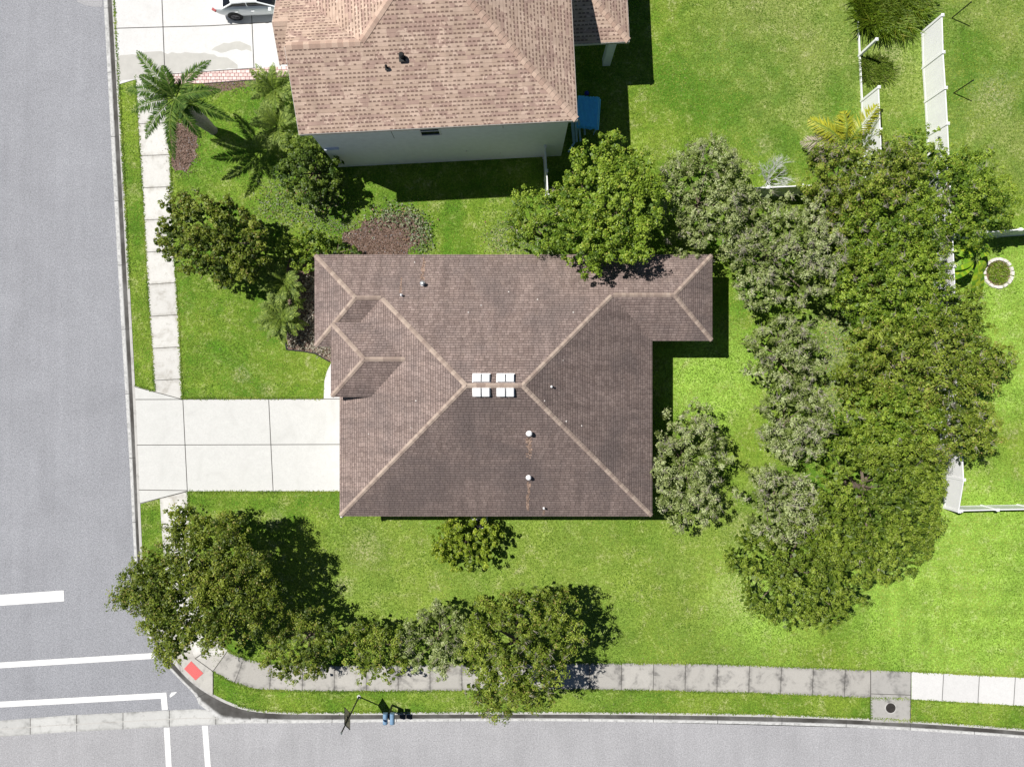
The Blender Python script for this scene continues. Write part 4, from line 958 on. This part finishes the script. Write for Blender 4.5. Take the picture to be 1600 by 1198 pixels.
    if twigs:
        nt_ = int(n*twigs*.34); ti = rng.integers(0, n, nt_); o0 = np.stack([cx[ti], cy[ti], z[ti]], 1)
        nsp = 7; oi = np.repeat(o0, nsp, axis=0); mm = len(oi)
        base_dir = np.repeat(rng.normal(0, 1, (nt_, 3))*np.array([1, 1, .3]), nsp, axis=0)
        d = base_dir+rng.normal(0, .8, (mm, 3)); d[:, 2] = np.abs(d[:, 2])*.35; d /= np.linalg.norm(d, axis=1, keepdims=True)
        ln = rng.uniform(.12, .42, mm)[:, None]; a = oi+np.array([0, 0, .10]); b = a+d*ln; b[:, 2] += .05
        s = np.cross(d, rng.normal(size=(mm, 3))); s /= np.linalg.norm(s, axis=1, keepdims=True)
        s2 = np.cross(d, s); wd = rng.uniform(.005, .011, mm)[:, None]
        T1 = np.stack([a-s*wd, a+s*wd, b+s*wd*.3, b-s*wd*.3], 1); T2 = np.stack([a-s2*wd, a+s2*wd, b+s2*wd*.3, b-s2*wd*.3], 1)
        Tq = np.concatenate([T1, T2]); x, y = Tq[..., 0]*ca-Tq[..., 1]*sa, Tq[..., 0]*sa+Tq[..., 1]*ca; Tq[..., 0], Tq[..., 1] = x, y
        tag(quads('twigs', Tq, 'twig', np.full(len(Tq), .5), None, root), kind='stuff')
    return root

GA = 'trees along the south sidewalk'; GB = 'trees and bushes along the right boundary'
BL = (.19, .12)
tree('street_tree', 'largest dark green tree overhanging the road corner and sidewalk', 312, 918, 160, 145, 2.8, 1.7, 'leaf_oak', 3, dens=390, clump=.5, lobes=60, leaf=(.14, .085), mask=[(170,925),(183,890),(215,880),(215,855),(255,845),(262,800),(290,790),(320,805),(350,800),(385,805),(392,830),(412,860),(427,900),(442,930),(437,960),(412,985),(402,1000),(377,1010),(375,1005),(350,1000),(345,1015),(325,1022),(300,1010),(292,1024),(278,1040),(258,1045),(240,1030),(235,1000),(215,985),(205,960),(175,945)])
tree('round_tree', 'round dark tree between the west sidewalk and brown roof house', 330, 374, 105, 90, 2.3, 1.5, 'leaf_oak', 5, mask=[(237,350),(250,330),(245,310),(280,302),(320,305),(360,310),(390,330),(415,350),(425,380),(415,410),(395,440),(375,450),(345,445),(320,430),(300,425),(275,425),(262,405),(245,390),(248,370)], dens=320, clump=.36, leaf=(.16, .1), fill=.45)
tree('round_tree', 'small glossy green tree by the left end of the grey stucco wall', 483, 264, 50, 55, 1.7, 1.1, 'leaf_dark', 6, dens=300, leaf=(.17, .11), clump=.34, fill=.5)
tree('street_tree', 'small dark tree first right of the corner tree on the sidewalk row', 478, 1004, 60, 54, 2.4, 1.1, 'leaf_oak', 8, group=GA, dens=250)
tree('street_tree', 'small yellow green tree with thin crown over the sidewalk', 588, 1018, 50, 48, 2.0, .9, 'leaf_olive', 9, group=GA, dens=200, twigs=.2)
tree('street_tree', 'pale twiggy small tree left of the largest sidewalk row tree', 683, 1004, 56, 54, 2.1, 1.0, 'leaf_pale', 10, group=GA, dens=200, twigs=.9)
tree('street_tree', 'largest olive brown tree in the sidewalk row reaching over the south road', 812, 1024, 112, 125, 3.2, 1.5, 'leaf_olive', 12, mask=[(722,990),(740,965),(735,940),(770,930),(800,918),(830,925),(860,915),(890,925),(905,945),(900,975),(915,1000),(905,1030),(885,1050),(890,1075),(870,1095),(830,1110),(800,1120),(785,1140),(770,1125),(740,1110),(720,1085),(735,1060),(715,1030)], group=GA, dens=260, twigs=.4, clump=.45)
tree('shrub', 'clipped yellow green bush against the south wall', 730, 847, 54, 42, 1.1, .75, 'leaf_yellow', 13, cat='bush', dens=320, clump=.28, leaf=(.14, .09), fill=.6)
tree('garden_tree', 'pale twiggy tree at the right side of the brown roof house', 1074, 722, 58, 98, 2.1, 1.0, 'leaf_pale', 14, dens=250, twigs=.7, lobes=14)
tree('dense_tree', 'large dense green tree overhanging the brown roof top eave', 952, 320, 105, 125, 4.2, 1.7, 'leaf_bright', 15, mask=[(868,285),(900,245),(905,225),(925,210),(955,205),(985,215),(1000,235),(1020,255),(1030,290),(1045,310),(1035,345),(1010,370),(1020,395),(1000,415),(960,405),(930,430),(905,432),(880,410),(868,385),(875,350),(860,320)], dens=330, clump=.42, leaf=(.15, .1), fill=.5)
tree('garden_tree', 'lighter green tree left of the dense tree on the brown roof eave', 838, 345, 48, 52, 3.0, 1.2, 'leaf_bright', 16, dens=250, twigs=.25)
tree('garden_tree', 'yellow green twiggy tree right of the dense roof tree', 1104, 312, 76, 90, 2.8, 1.3, 'leaf_pale', 17, dens=250, twigs=.7)
tree('boundary_tree', 'pale grey twiggy tree top of the pale column by the right lawn', 1222, 396, 84, 88, 2.8, 1.2, 'leaf_pale', 18, group=GB, dens=240, twigs=1.4)
tree('boundary_tree', 'olive and red tinged tree below the yellow palm', 1345, 275, 92, 66, 3.2, 1.2, 'leaf_olive', 19, group=GB, dens=260, twigs=.9)
tree('boundary_tree', 'bright green rounded tree nearest the shaded fence at the right', 1497, 310, 78, 74, 2.6, 1.2, 'leaf_bright', 20, group=GB, dens=260, twigs=.15)
tree('boundary_tree', 'mottled green tree in the middle of the boundary belt above the banana plant', 1392, 352, 86, 70, 3.0, 1.2, 'leaf_bright', 21, group=GB, dens=260, twigs=.5)
tree('boundary_tree', 'broad light green tree left of the banana plant', 1395, 445, 92, 80, 3.0, 1.3, 'leaf_bright', 22, group=GB, dens=280, twigs=.3)
tree('boundary_tree', 'small pale twiggy bush second down the pale column', 1225, 556, 58, 55, 2.2, .9, 'leaf_pale', 23, group=GB, dens=230, twigs=1.6)
tree('boundary_tree', 'olive brown spreading tree over the middle of the white fence', 1432, 565, 116, 72, 3.6, 1.4, 'leaf_olive', 24, group=GB, dens=260, twigs=.3, clump=.45)
tree('boundary_tree', 'pale twiggy bush third down the pale column beside the bare sandy path', 1240, 663, 65, 56, 2.3, .9, 'leaf_pale', 25, group=GB, dens=230, twigs=1.6)
tree('boundary_tree', 'rusty tipped tree over the fence just above its open white stretch', 1480, 665, 78, 52, 3.4, 1.2, 'leaf_olive', 26, group=GB, dens=260, twigs=.5)
tree('boundary_tree', 'largest solid green tree at the lower end of the boundary belt', 1372, 770, 94, 138, 3.2, 1.5, 'leaf_mid', 27, group=GB, dens=340, clump=.34, leaf=(.12, .07), fill=.4, rough=.16)
tree('boundary_tree', 'pale twiggy bush lowest of the pale column', 1222, 786, 68, 66, 2.6, 1.0, 'leaf_pale', 28, group=GB, dens=230, twigs=1.4)
tree('boundary_tree', 'dark green fine leaved tree at the bottom left of the belt', 1247, 898, 106, 84, 2.2, 1.4, 'leaf_mid', 29, group=GB, dens=340, clump=.32, leaf=(.11, .065), fill=.4, rough=.14)
tree('boundary_tree', 'green tree between the open sandy path and rusty tipped tree', 1385, 655, 72, 58, 3.6, 1.2, 'leaf_bright', 30, group=GB, dens=260, twigs=.2)
tree('shrub', 'leafy green bush at the top left corner of the brown roof', 478, 388, 42, 34, .9, .5, 'leaf_bright', 31, cat='bush', dens=260, clump=.28, leaf=(.13, .08))
tree('shrub', 'low dark bush along the top eave of the brown roof', 527, 392, 28, 18, .6, .35, 'leaf_dark', 32, cat='bush', dens=240, clump=.22)

for i, (px, py, rx, ry, hc_, mt_, lab_) in enumerate(((1300, 330, 42, 44, 2.6, 'leaf_olive', 'small olive crown wedged between the pale twiggy tree and the red tinged tree'), (1425, 245, 50, 40, 2.4, 'leaf_bright', 'green crown hiding the lower end of the long fence near the yellow palm'), (1330, 430, 44, 50, 2.6, 'leaf_mid', 'mid green crown filling the gap right of the pale twiggy tree'), (1500, 500, 46, 50, 2.6, 'leaf_mid', 'loose green crown below the banana plant over the fence'), (1345, 610, 36, 50, 2.4, 'leaf_olive', 'narrow olive crown right of the bare sandy path'), (1425, 705, 60, 44, 3.0, 'leaf_mid', 'green crown between the rusty tipped tree and the largest solid green tree'), (1322, 850, 48, 56, 2.6, 'leaf_mid', 'green crown joining the two dark green trees at the bottom of the belt'), (1545, 570, 36, 34, 2.4, 'leaf_olive', 'small olive crown poking furthest right over the lawn'))):
    tree('boundary_tree', lab_, px, py, rx, ry, hc_, .9, mt_, 80+i, group=GB, dens=240, twigs=.25)
# --- palms
def frond(C, az, L, rise, droop, rng, leaflet=.42, pairs=34, wd=.035, w0=.12, hang=.35, twist=0):
    """returns quads for one pinnate frond and rachis points"""
    n = pairs; s = np.linspace(0, 1, n); r = s*L*np.cos(rise*(1-s*.3))
    x = np.cos(az)*r; y = np.sin(az)*r; z = L*math.sin(rise)*s - droop*L*s**2.0
    P = np.stack([x, y, z], 1)+np.array(C); T = np.gradient(P, axis=0); T /= np.linalg.norm(T, axis=1, keepdims=True)
    side = np.cross(T, np.array([0, 0, 1.0])); side /= np.maximum(np.linalg.norm(side, axis=1, keepdims=True), 1e-6); up = np.cross(side, T)
    Q = []; tn = []
    ll = leaflet*np.sin(np.pi*np.clip(s*.88+.14, 0, 1))**.7
    for sg in (-1, 1):
        for rep in range(2):
            sel = s > w0; m = sel.sum(); j = rng.normal(0, .16, (m, 3))
            d = side[sel]*sg+T[sel]*(.55+.5*s[sel][:, None])+up[sel]*(rng.uniform(-hang-.3, -hang+.5, m)[:, None])+j; d /= np.linalg.norm(d, axis=1, keepdims=True)
            a = P[sel]+T[sel]*rng.uniform(0, L/n, m)[:, None]; b = a+d*(ll[sel]*rng.uniform(.8, 1.15, m))[:, None]; b[:, 2] -= hang*ll[sel]*.4
            mid = a*.55+b*.45; q = np.cross(d, up[sel]); q /= np.maximum(np.linalg.norm(q, axis=1, keepdims=True), 1e-6)
            Q.append(np.stack([a, mid+q*wd/2, b, mid-q*wd/2], 1)); tn.append(np.clip(.45+rng.normal(0, .2, m)+.12*rep, 0, 1))
    return np.concatenate(Q), np.concatenate(tn), P
def palm(name, label, base, H, fronds, mt, seed, trunk_r, leaflet=.42, pairs=34, wd=.035, crownshaft=False, droop=.5, cat='palm', hang=.35, w0=.12):
    rng = np.random.default_rng(seed); root = empty(name, base); tag(root, label, cat)
    m2 = MB()
    if crownshaft:
        zs = [0, .15, .7, 1.5, 2.4, 3.2]; rs = [.26, .24, .30, .36, .27, .19]
        m2.tube([(0, 0, z*(H-.95)/3.2) for z in zs], rs, 16)
        for k in range(14): z = .25+k*(H-1.3)/14; rr_ = np.interp(z, [q_*(H-.95)/3.2 for q_ in zs], rs)+.006; m2.tube([(0, 0, z), (0, 0, z+.03)], [rr_, rr_], 16)
        m2.build('trunk', 'bark_palm', root, smooth=False)
        m2 = MB(); m2.tube([(0, 0, H-.97), (0, 0, H-.7), (0, 0, H-.2), (0, 0, H+.1)], [.20, .19, .12, .05], 14); m2.build('crownshaft', 'palm_green', root)
    else:
        m2.tube([(0, 0, -.05), (0, 0, H*.5), (0, 0, H)], [trunk_r*1.3, trunk_r, trunk_r*1.1], 10)
        for k in range(int(H/.09)):
            a = k*2.4; z = k*.09; m2.box((math.cos(a)*trunk_r, math.sin(a)*trunk_r, z), (.06, .06, .05))
        m2.build('trunk', 'bark', root)
    for (az, L, rise, dr) in fronds:
        Q, tn, P = frond((0, 0, H), math.radians(az), L, math.radians(rise), dr, rng, leaflet, pairs, wd, w0, hang)
        f = quads('frond', Q, mt, tn, rng.uniform(size=len(tn))*.8, root)
        st_ = MB(); k = max(1, len(P)//8); pts = [tuple(p) for p in P[::k]]; st_.tube(pts, [max(.028*(1-i/len(pts)), .006)*(1 if not crownshaft else 1.3) for i in range(len(pts))], 5); st_.build('midrib', 'palm_green', f)
    return root
# royal palm: azimuths measured from its crown in the photo (0 = right, 90 = up)
B = G(333, 204)
palm('royal_palm', 'tall palm with swollen grey trunk leaning over the neighbour driveway edge', B, 4.25, [(128, 3.1, 35, .45), (48, 2.9, 35, .6), (168, 2.9, 30, .6), (192, 2.7, 25, .6), (225, 2.7, 25, .65), (262, 3.1, 30, .75), (10, 2.5, 30, .5), (-18, 2.9, 20, .6), (95, 1.7, 65, .3), (150, 2.0, 55, .4), (300, 2.2, 30, .8), (-40, 1.5, 60, .4)], 'leaf_palm', 41, .2, leaflet=.50, pairs=64, wd=.05, crownshaft=True, hang=.3)
def ringf(n, L, rises, dr, seed):
    r = random.Random(seed); return [(360*i/n+r.uniform(-8, 8), L*r.uniform(.85, 1.1), r.choice(rises)+r.uniform(-6, 6), dr*r.uniform(.8, 1.2)) for i in range(n)]
palm('date_palm', 'bushy green palm upper one beside the tan roof edge', (*W(427, 140, 1.3).xy, 0), 1.2, ringf(26, 1.65, (20, 38, 55, 70), .45, 1), 'leaf_date', 42, .1, leaflet=.34, pairs=28, wd=.045)
palm('date_palm', 'bushy green palm lower one beside the tan roof edge', (*W(432, 196, 1.3).xy, 0), 1.1, ringf(26, 1.65, (15, 38, 55, 70), .45, 2), 'leaf_date', 43, .1, leaflet=.34, pairs=28, wd=.045)
palm('date_palm', 'bushy palm shaded by the round dark tree left of the brown roof', (*W(442, 444, 1.3).xy, 0), 1.2, ringf(24, 1.6, (15, 35, 55, 68), .5, 3), 'leaf_date', 44, .1, leaflet=.32, pairs=28, wd=.045)
palm('date_palm', 'sunlit bushy palm on the stone bed left of the brown roof', (*W(436, 496, 1.2).xy, 0), 1.0, ringf(24, 1.6, (12, 30, 50, 66), .45, 4), 'leaf_date', 45, .1, leaflet=.32, pairs=28, wd=.045)
pr = palm('coconut_palm', 'yellow leaved young palm by the broken white fence', (*W(1322, 226, 1.2).xy, 0), 1.0, [(150, 3.0, 45, .55), (105, 2.2, 60, .5), (55, 2.8, 55, .4), (200, 2.0, 30, .7), (172, 2.6, 40, .8)], 'leaf_gold', 46, .1, leaflet=.8, pairs=36, wd=.06, hang=.45, w0=.15)
for c in [c for c in pr.children if c.name.startswith('frond')][3:5]: c.data.materials[0] = M['leaf_dead']

# banana plant
bn = empty('banana_plant', (*W(1499, 412, .4).xy, 0)); tag(bn, 'banana plant with broad bright leaves left of the stone ring', 'plant')
m2 = MB(); m2.tube([(0, 0, 0), (0, 0, .7), (0, 0, 1.5)], [.11, .09, .06], 10); m2.build('stem', 'palm_green', bn)
rb_ = np.random.default_rng(3)
for (tx, ty, th_) in ((1483, 438, 1.1), (1536, 428, 1.2), (1520, 458, .7), (1484, 420, 1.6), (1515, 356, 1.9), (1545, 382, 1.3), (1478, 386, 1.5), (1528, 470, .3)):
    T = W(tx, ty, th_)-Vector(bn.location); A = Vector((0, 0, 1.75)); mid = A.lerp(T, .45)+Vector((0, 0, .55)); n = 14; L = []
    for i in range(n+1):
        s = i/n; L.append(A*(1-s)**2+mid*2*s*(1-s)+T*s*s)
    m2 = MB(); ml = MB()
    for i in range(n):
        a, b = L[i], L[i+1]; d = (b-a).normalized(); s = d.cross(Vector((0, 0, 1))).normalized()
        w0_, w1_ = (.27*math.sin(math.pi*min(1, max(0, (q_/n-.18)/.82)))**.6 if q_/n > .18 else .012 for q_ in (i, i+1))
        for sg_ in (-1, 1):
            dz = Vector((0, 0, -.12))
            m2.face([a, b, b+(s*sg_+dz)*w1_, a+(s*sg_+dz)*w0_], 0, None, float(rb_.uniform(.2, 1)))
    lf = m2.build('leaf', 'leaf_banana', bn); ml.tube(L[::2], [.022*(1-i/9) for i in range(len(L[::2]))], 5); ml.build('midrib', 'palm_green', lf)

# bare white shrub
bw = empty('bare_shrub', (*G(1198, 283)[:2], 0)); tag(bw, 'bare white branched shrub against the dark fence', 'bush')
rbw = random.Random(9); m2 = MB()
def branch(a, d, L, r, lev):
    b = a+d*L; m2.tube([a, a.lerp(b, .5)+Vector((rbw.uniform(-.03, .03), rbw.uniform(-.03, .03), 0)), b], [r, r*.8, r*.6], 5, cap=False)
    if lev == 0: return
    for _ in range(4 if lev > 1 else 5):
        nd = (d+Vector((rbw.gauss(0, .42), rbw.gauss(0, .42), rbw.gauss(0, .25)))).normalized(); branch(a.lerp(b, rbw.uniform(.45, 1)), nd, L*rbw.uniform(.55, .85), r*.55, lev-1)
for (dx, dy, dz) in ((.35, .55, .9), (-.1, .6, .9), (-.5, .1, .8), (.1, -.6, .6), (.6, .0, .8), (.0, .3, 1), (-.3, -.5, .7), (.5, -.5, .6)):
    branch(Vector((0, 0, 0)), Vector((dx, dy, dz)).normalized(), .72, .026, 3)
m2.build('branches', 'twig_white', bw)

# tall ornamental grass clump
def blades(name, pts, H, mt, seed, n, wd=.02, lean=.6, tag_=None, z0=0.0):
    rng = np.random.default_rng(seed); xs = np.array([p[0] for p in pts]); ys = np.array([p[1] for p in pts]); N = 0; X = []; Y = []
    while N < n:
        x = rng.uniform(xs.min(), xs.max(), n*2); y = rng.uniform(ys.min(), ys.max(), n*2); k = inside(pts, x, y); X.append(x[k]); Y.append(y[k]); N += k.sum()
        if k.sum() == 0: break
    x = np.concatenate(X)[:n]; y = np.concatenate(Y)[:n]; m = len(x); h = H*rng.uniform(.6, 1.3, m)
    a = np.stack([x, y, np.full(m, z0)], 1); az = rng.uniform(0, 6.28, m); l = lean*rng.uniform(.3, 1.2, m)
    d = np.stack([np.cos(az)*l, np.sin(az)*l, np.ones(m)], 1); mid = a+d*h[:, None]*.6; tip = a+d*np.array([1.9, 1.9, .95])*h[:, None]
    s = np.stack([-np.sin(az), np.cos(az), np.zeros(m)], 1)*wd/2
    return quads(name, np.stack([a-s, a+s, mid+s, tip, mid-s], 1), mt, rng.normal(.5, .22, m), rng.uniform(size=m))
gc = blades('grass_clump', [G(1338, -30)[:2], G(1442, -30)[:2], G(1440, 20)[:2], G(1420, 40)[:2], G(1385, 55)[:2], G(1345, 42)[:2]], .50, 'leaf_bright', 51, 6500, .03, 1.1)
tag(gc, 'clump of tall dark grass between the two white fences', 'tall grass')
gc2 = blades('grass_clump', [G(1348, 95)[:2], G(1370, 92)[:2], G(1392, 105)[:2], G(1394, 122)[:2], G(1370, 132)[:2], G(1349, 128)[:2]], .22, 'grass_blade', 52, 1500, .03, 1.2)
tag(gc2, 'smaller bright grass clump by the broken fence', 'tall grass')

rg = blades('ring_grass', [(G(1559, 427)[0]+.62*math.cos(a_*.5), G(1559, 427)[1]+.62*math.sin(a_*.5)) for a_ in range(12)], .10, 'leaf_bright', 53, 700, .03, 1.0, z0=.03)
tag(rg, 'sparse green and brown plants inside the stone ring', kind='stuff')
# beds, mulch and weeds
def bits(name, pts, mt, n, seed, size=.07, label=None, h=.03, up=.6):
    rng = np.random.default_rng(seed); P = [G(*p)[:2] for p in pts]; xs = [p[0] for p in P]; ys = [p[1] for p in P]
    x = rng.uniform(min(xs), max(xs), n*3); y = rng.uniform(min(ys), max(ys), n*3); k = inside(P, x, y); x, y = x[k][:n], y[k][:n]; m = len(x)
    jt = .35 if name == 'weeds' else (.22 if name == 'mulch_chips' else .08); c = np.stack([x+rng.normal(0, jt, m), y+rng.normal(0, jt, m), rng.uniform(.015, h, m)], 1); nr = rng.normal(0, .6, (m, 3))+np.array([0, 0, up*1.6])
    L = rng.uniform(.5, 1.5, m)*size; o = quads(name, leaf_quads(c, nr, L, L*rng.uniform(.4, .9, m), rng), mt, rng.normal(.5, .28, m), rng.uniform(size=m)); tag(o, kind='stuff', label=label); return o
bedA = [(560, 352), (585, 342), (630, 334), (652, 338), (662, 360), (668, 378), (640, 392), (636, 402), (560, 404), (548, 392), (530, 372), (545, 360)]
bedB = [(268, 196), (300, 190), (309, 215), (306, 250), (290, 270), (272, 266), (266, 235)]
bedC = [(446, 500), (450, 546), (475, 549), (492, 552), (514, 565), (525, 565), (525, 540), (505, 538), (505, 395), (452, 398), (446, 430)]
bedD = [(318, 131), (400, 125), (408, 134), (360, 140), (330, 143)]
poly_sheet('mulch_bed', bedA, .004, 'mulch', rag=.26, step=.32); poly_sheet('mulch_bed', bedB, .004, 'mulch', rag=.14); poly_sheet('mulch_bed', bedC, .004, 'mulch', rag=.02); poly_sheet('mulch_bed', bedD, .004, 'mulch', rag=.1)
bits('mulch_chips', bedA, 'mulch_bits', 5200, 61, .07, 'reddish brown mulch in the bed above the brown roof')
bits('mulch_chips', bedB, 'mulch_bits', 1500, 62, .07, 'brown mulch under the tall palm'); bits('mulch_chips', bedD, 'mulch_bits', 500, 63, .06, 'mulch along the pink paver strip')
bits('bed_stones', [(448, 500), (452, 545), (475, 547), (492, 550), (520, 563), (520, 540), (500, 538), (500, 430), (470, 430)], 'stone_bits', 2600, 64, .11, 'pale stones and bark in the edged bed', h=.06)
ed = MB()
ep = [G(*p, .02) for p in ((440, 515), (446, 532), (448, 546), (475, 549), (492, 552), (515, 565))]
for a, b in zip(ep, ep[1:]): ed.bar(a, b, .06, .09)
tag(ed.build('bed_edging', 'edging'), 'black edging strip round the stone bed left of the brown roof', 'edging')
bits('weeds', [(430, 285), (520, 300), (520, 335), (560, 350), (520, 370), (450, 345), (400, 335), (410, 300)], 'weed', 2300, 65, .08, 'grey green weeds left of the mulch bed', h=.12)
bits('weeds', [(640, 330), (664, 345), (672, 385), (655, 392), (645, 350), (600, 340), (560, 345), (600, 330)], 'weed', 1400, 66, .11, 'grey weeds on the rim of the mulch bed', h=.22)
bits('weeds', [(1290, 480), (1330, 490), (1335, 600), (1330, 660), (1295, 650), (1285, 560)], 'weed', 1500, 67, .09, 'dry weeds along the sandy path', h=.06)
bits('weeds', [(760, 350), (860, 350), (870, 395), (770, 395)], 'weed', 1200, 68, .08, 'dry litter under the eave tree', h=.06)
bits('leaf_litter', [(440, 240), (470, 300), (500, 325), (540, 320), (520, 270), (480, 250)], 'mulch_bits', 900, 69, .07, 'pinkish leaf litter under the small glossy tree')

# ------------------------------------------------------------------ grass tufts over the lawn
excl = [[G(*p)[:2] for p in q_] for q_ in (
    wl+wr[::-1], wl2+wr2[::-1], sl_+sr_[::-1], [(1424, 1049), (1600, 1058), (1700, 1064), (1700, 1108), (1600, 1102), (1424, 1092)], [(211, 603), (286, 624), (560, 623), (560, 767), (293, 767), (219, 787)],
    [(170, -60), (460, -60), (452, 120), (400, 125), (318, 131), (187, 132)], [(1360, 1046), (1423, 1049), (1422, 1130), (1360, 1130)], [(243, 976), (333, 1020), (333, 1090), (258, 1020)], [(506, 623), (511, 580), (545, 560), (545, 623)], bedA, bedB, bedC)]
excl += [[(p[0], p[1]) for p in wo], [(-9.8, 12), (2.9, 12.7), (2.2, 24), (-11, 24)]]
rng = np.random.default_rng(77); N = 300000
x = rng.uniform(-29, 29.5, N); y = rng.uniform(-22, 22, N); k = inside(lawnpoly, x, y)
for e in excl: k &= ~inside(e, x, y)
x, y = x[k], y[k]
def edge_pts(line, per, sp_):
    P_ = [Vector(G(*q_)) for q_ in line]; X_ = []; Y_ = []
    for a_, b_ in zip(P_, P_[1:]):
        d_e = b_-a_; nn_ = max(1, int(d_e.length*per*random.uniform(.5, 1.1))); t_e = rng.uniform(size=nn_); o_e = rng.normal(0, sp_, nn_); nx_, ny_ = -d_e.normalized().y, d_e.normalized().x
        X_.append(a_.x+d_e.x*t_e+nx_*o_e); Y_.append(a_.y+d_e.y*t_e+ny_*o_e)
    return np.concatenate(X_), np.concatenate(Y_)
ex = [edge_pts(l_, 95, .035) for l_ in (wl, wr, wr2, sl_, sr_, [(286, 622), (505, 622)], [(294, 768), (531, 768)], [(1424, 1048), (1600, 1057)], [(1424, 1093), (1600, 1103)], [(211, 602), (240, 611)], [(1360, 1092), (1360, 1124)], [(1423, 1094), (1423, 1128)], [q_ for q_ in back if -20 < q_[1] < 600], [q_ for q_ in back if 360 < q_[0] < 1650])]
x = np.concatenate([x]+[e[0] for e in ex]); y = np.concatenate([y]+[e[1] for e in ex]); m = len(x)
zb_ = np.where(np.arange(m) >= k.sum(), .018, 0.0)
tn = .50+.7*(vnoise(x, y, .6, 1)-.5)+.55*(vnoise(x, y, 2.2, 2)-.5)+rng.normal(0, .2, m)
# lime lawn to the lower right
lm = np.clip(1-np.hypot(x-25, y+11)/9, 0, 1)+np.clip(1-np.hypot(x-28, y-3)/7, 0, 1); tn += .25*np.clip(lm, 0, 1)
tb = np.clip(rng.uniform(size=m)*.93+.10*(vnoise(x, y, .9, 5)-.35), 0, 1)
az = rng.uniform(0, 6.28, m); h = rng.uniform(.02, .045, m); L = rng.uniform(.04, .10, m)
a = np.stack([x, y, zb_], 1); s = np.stack([-np.sin(az), np.cos(az), np.zeros(m)], 1)*rng.uniform(.018, .035, m)[:, None]; t_ = np.stack([np.cos(az)*L, np.sin(az)*L, h], 1)
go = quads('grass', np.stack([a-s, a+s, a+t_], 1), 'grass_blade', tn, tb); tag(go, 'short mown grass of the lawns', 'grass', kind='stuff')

SC.render.engine = 'CYCLES'
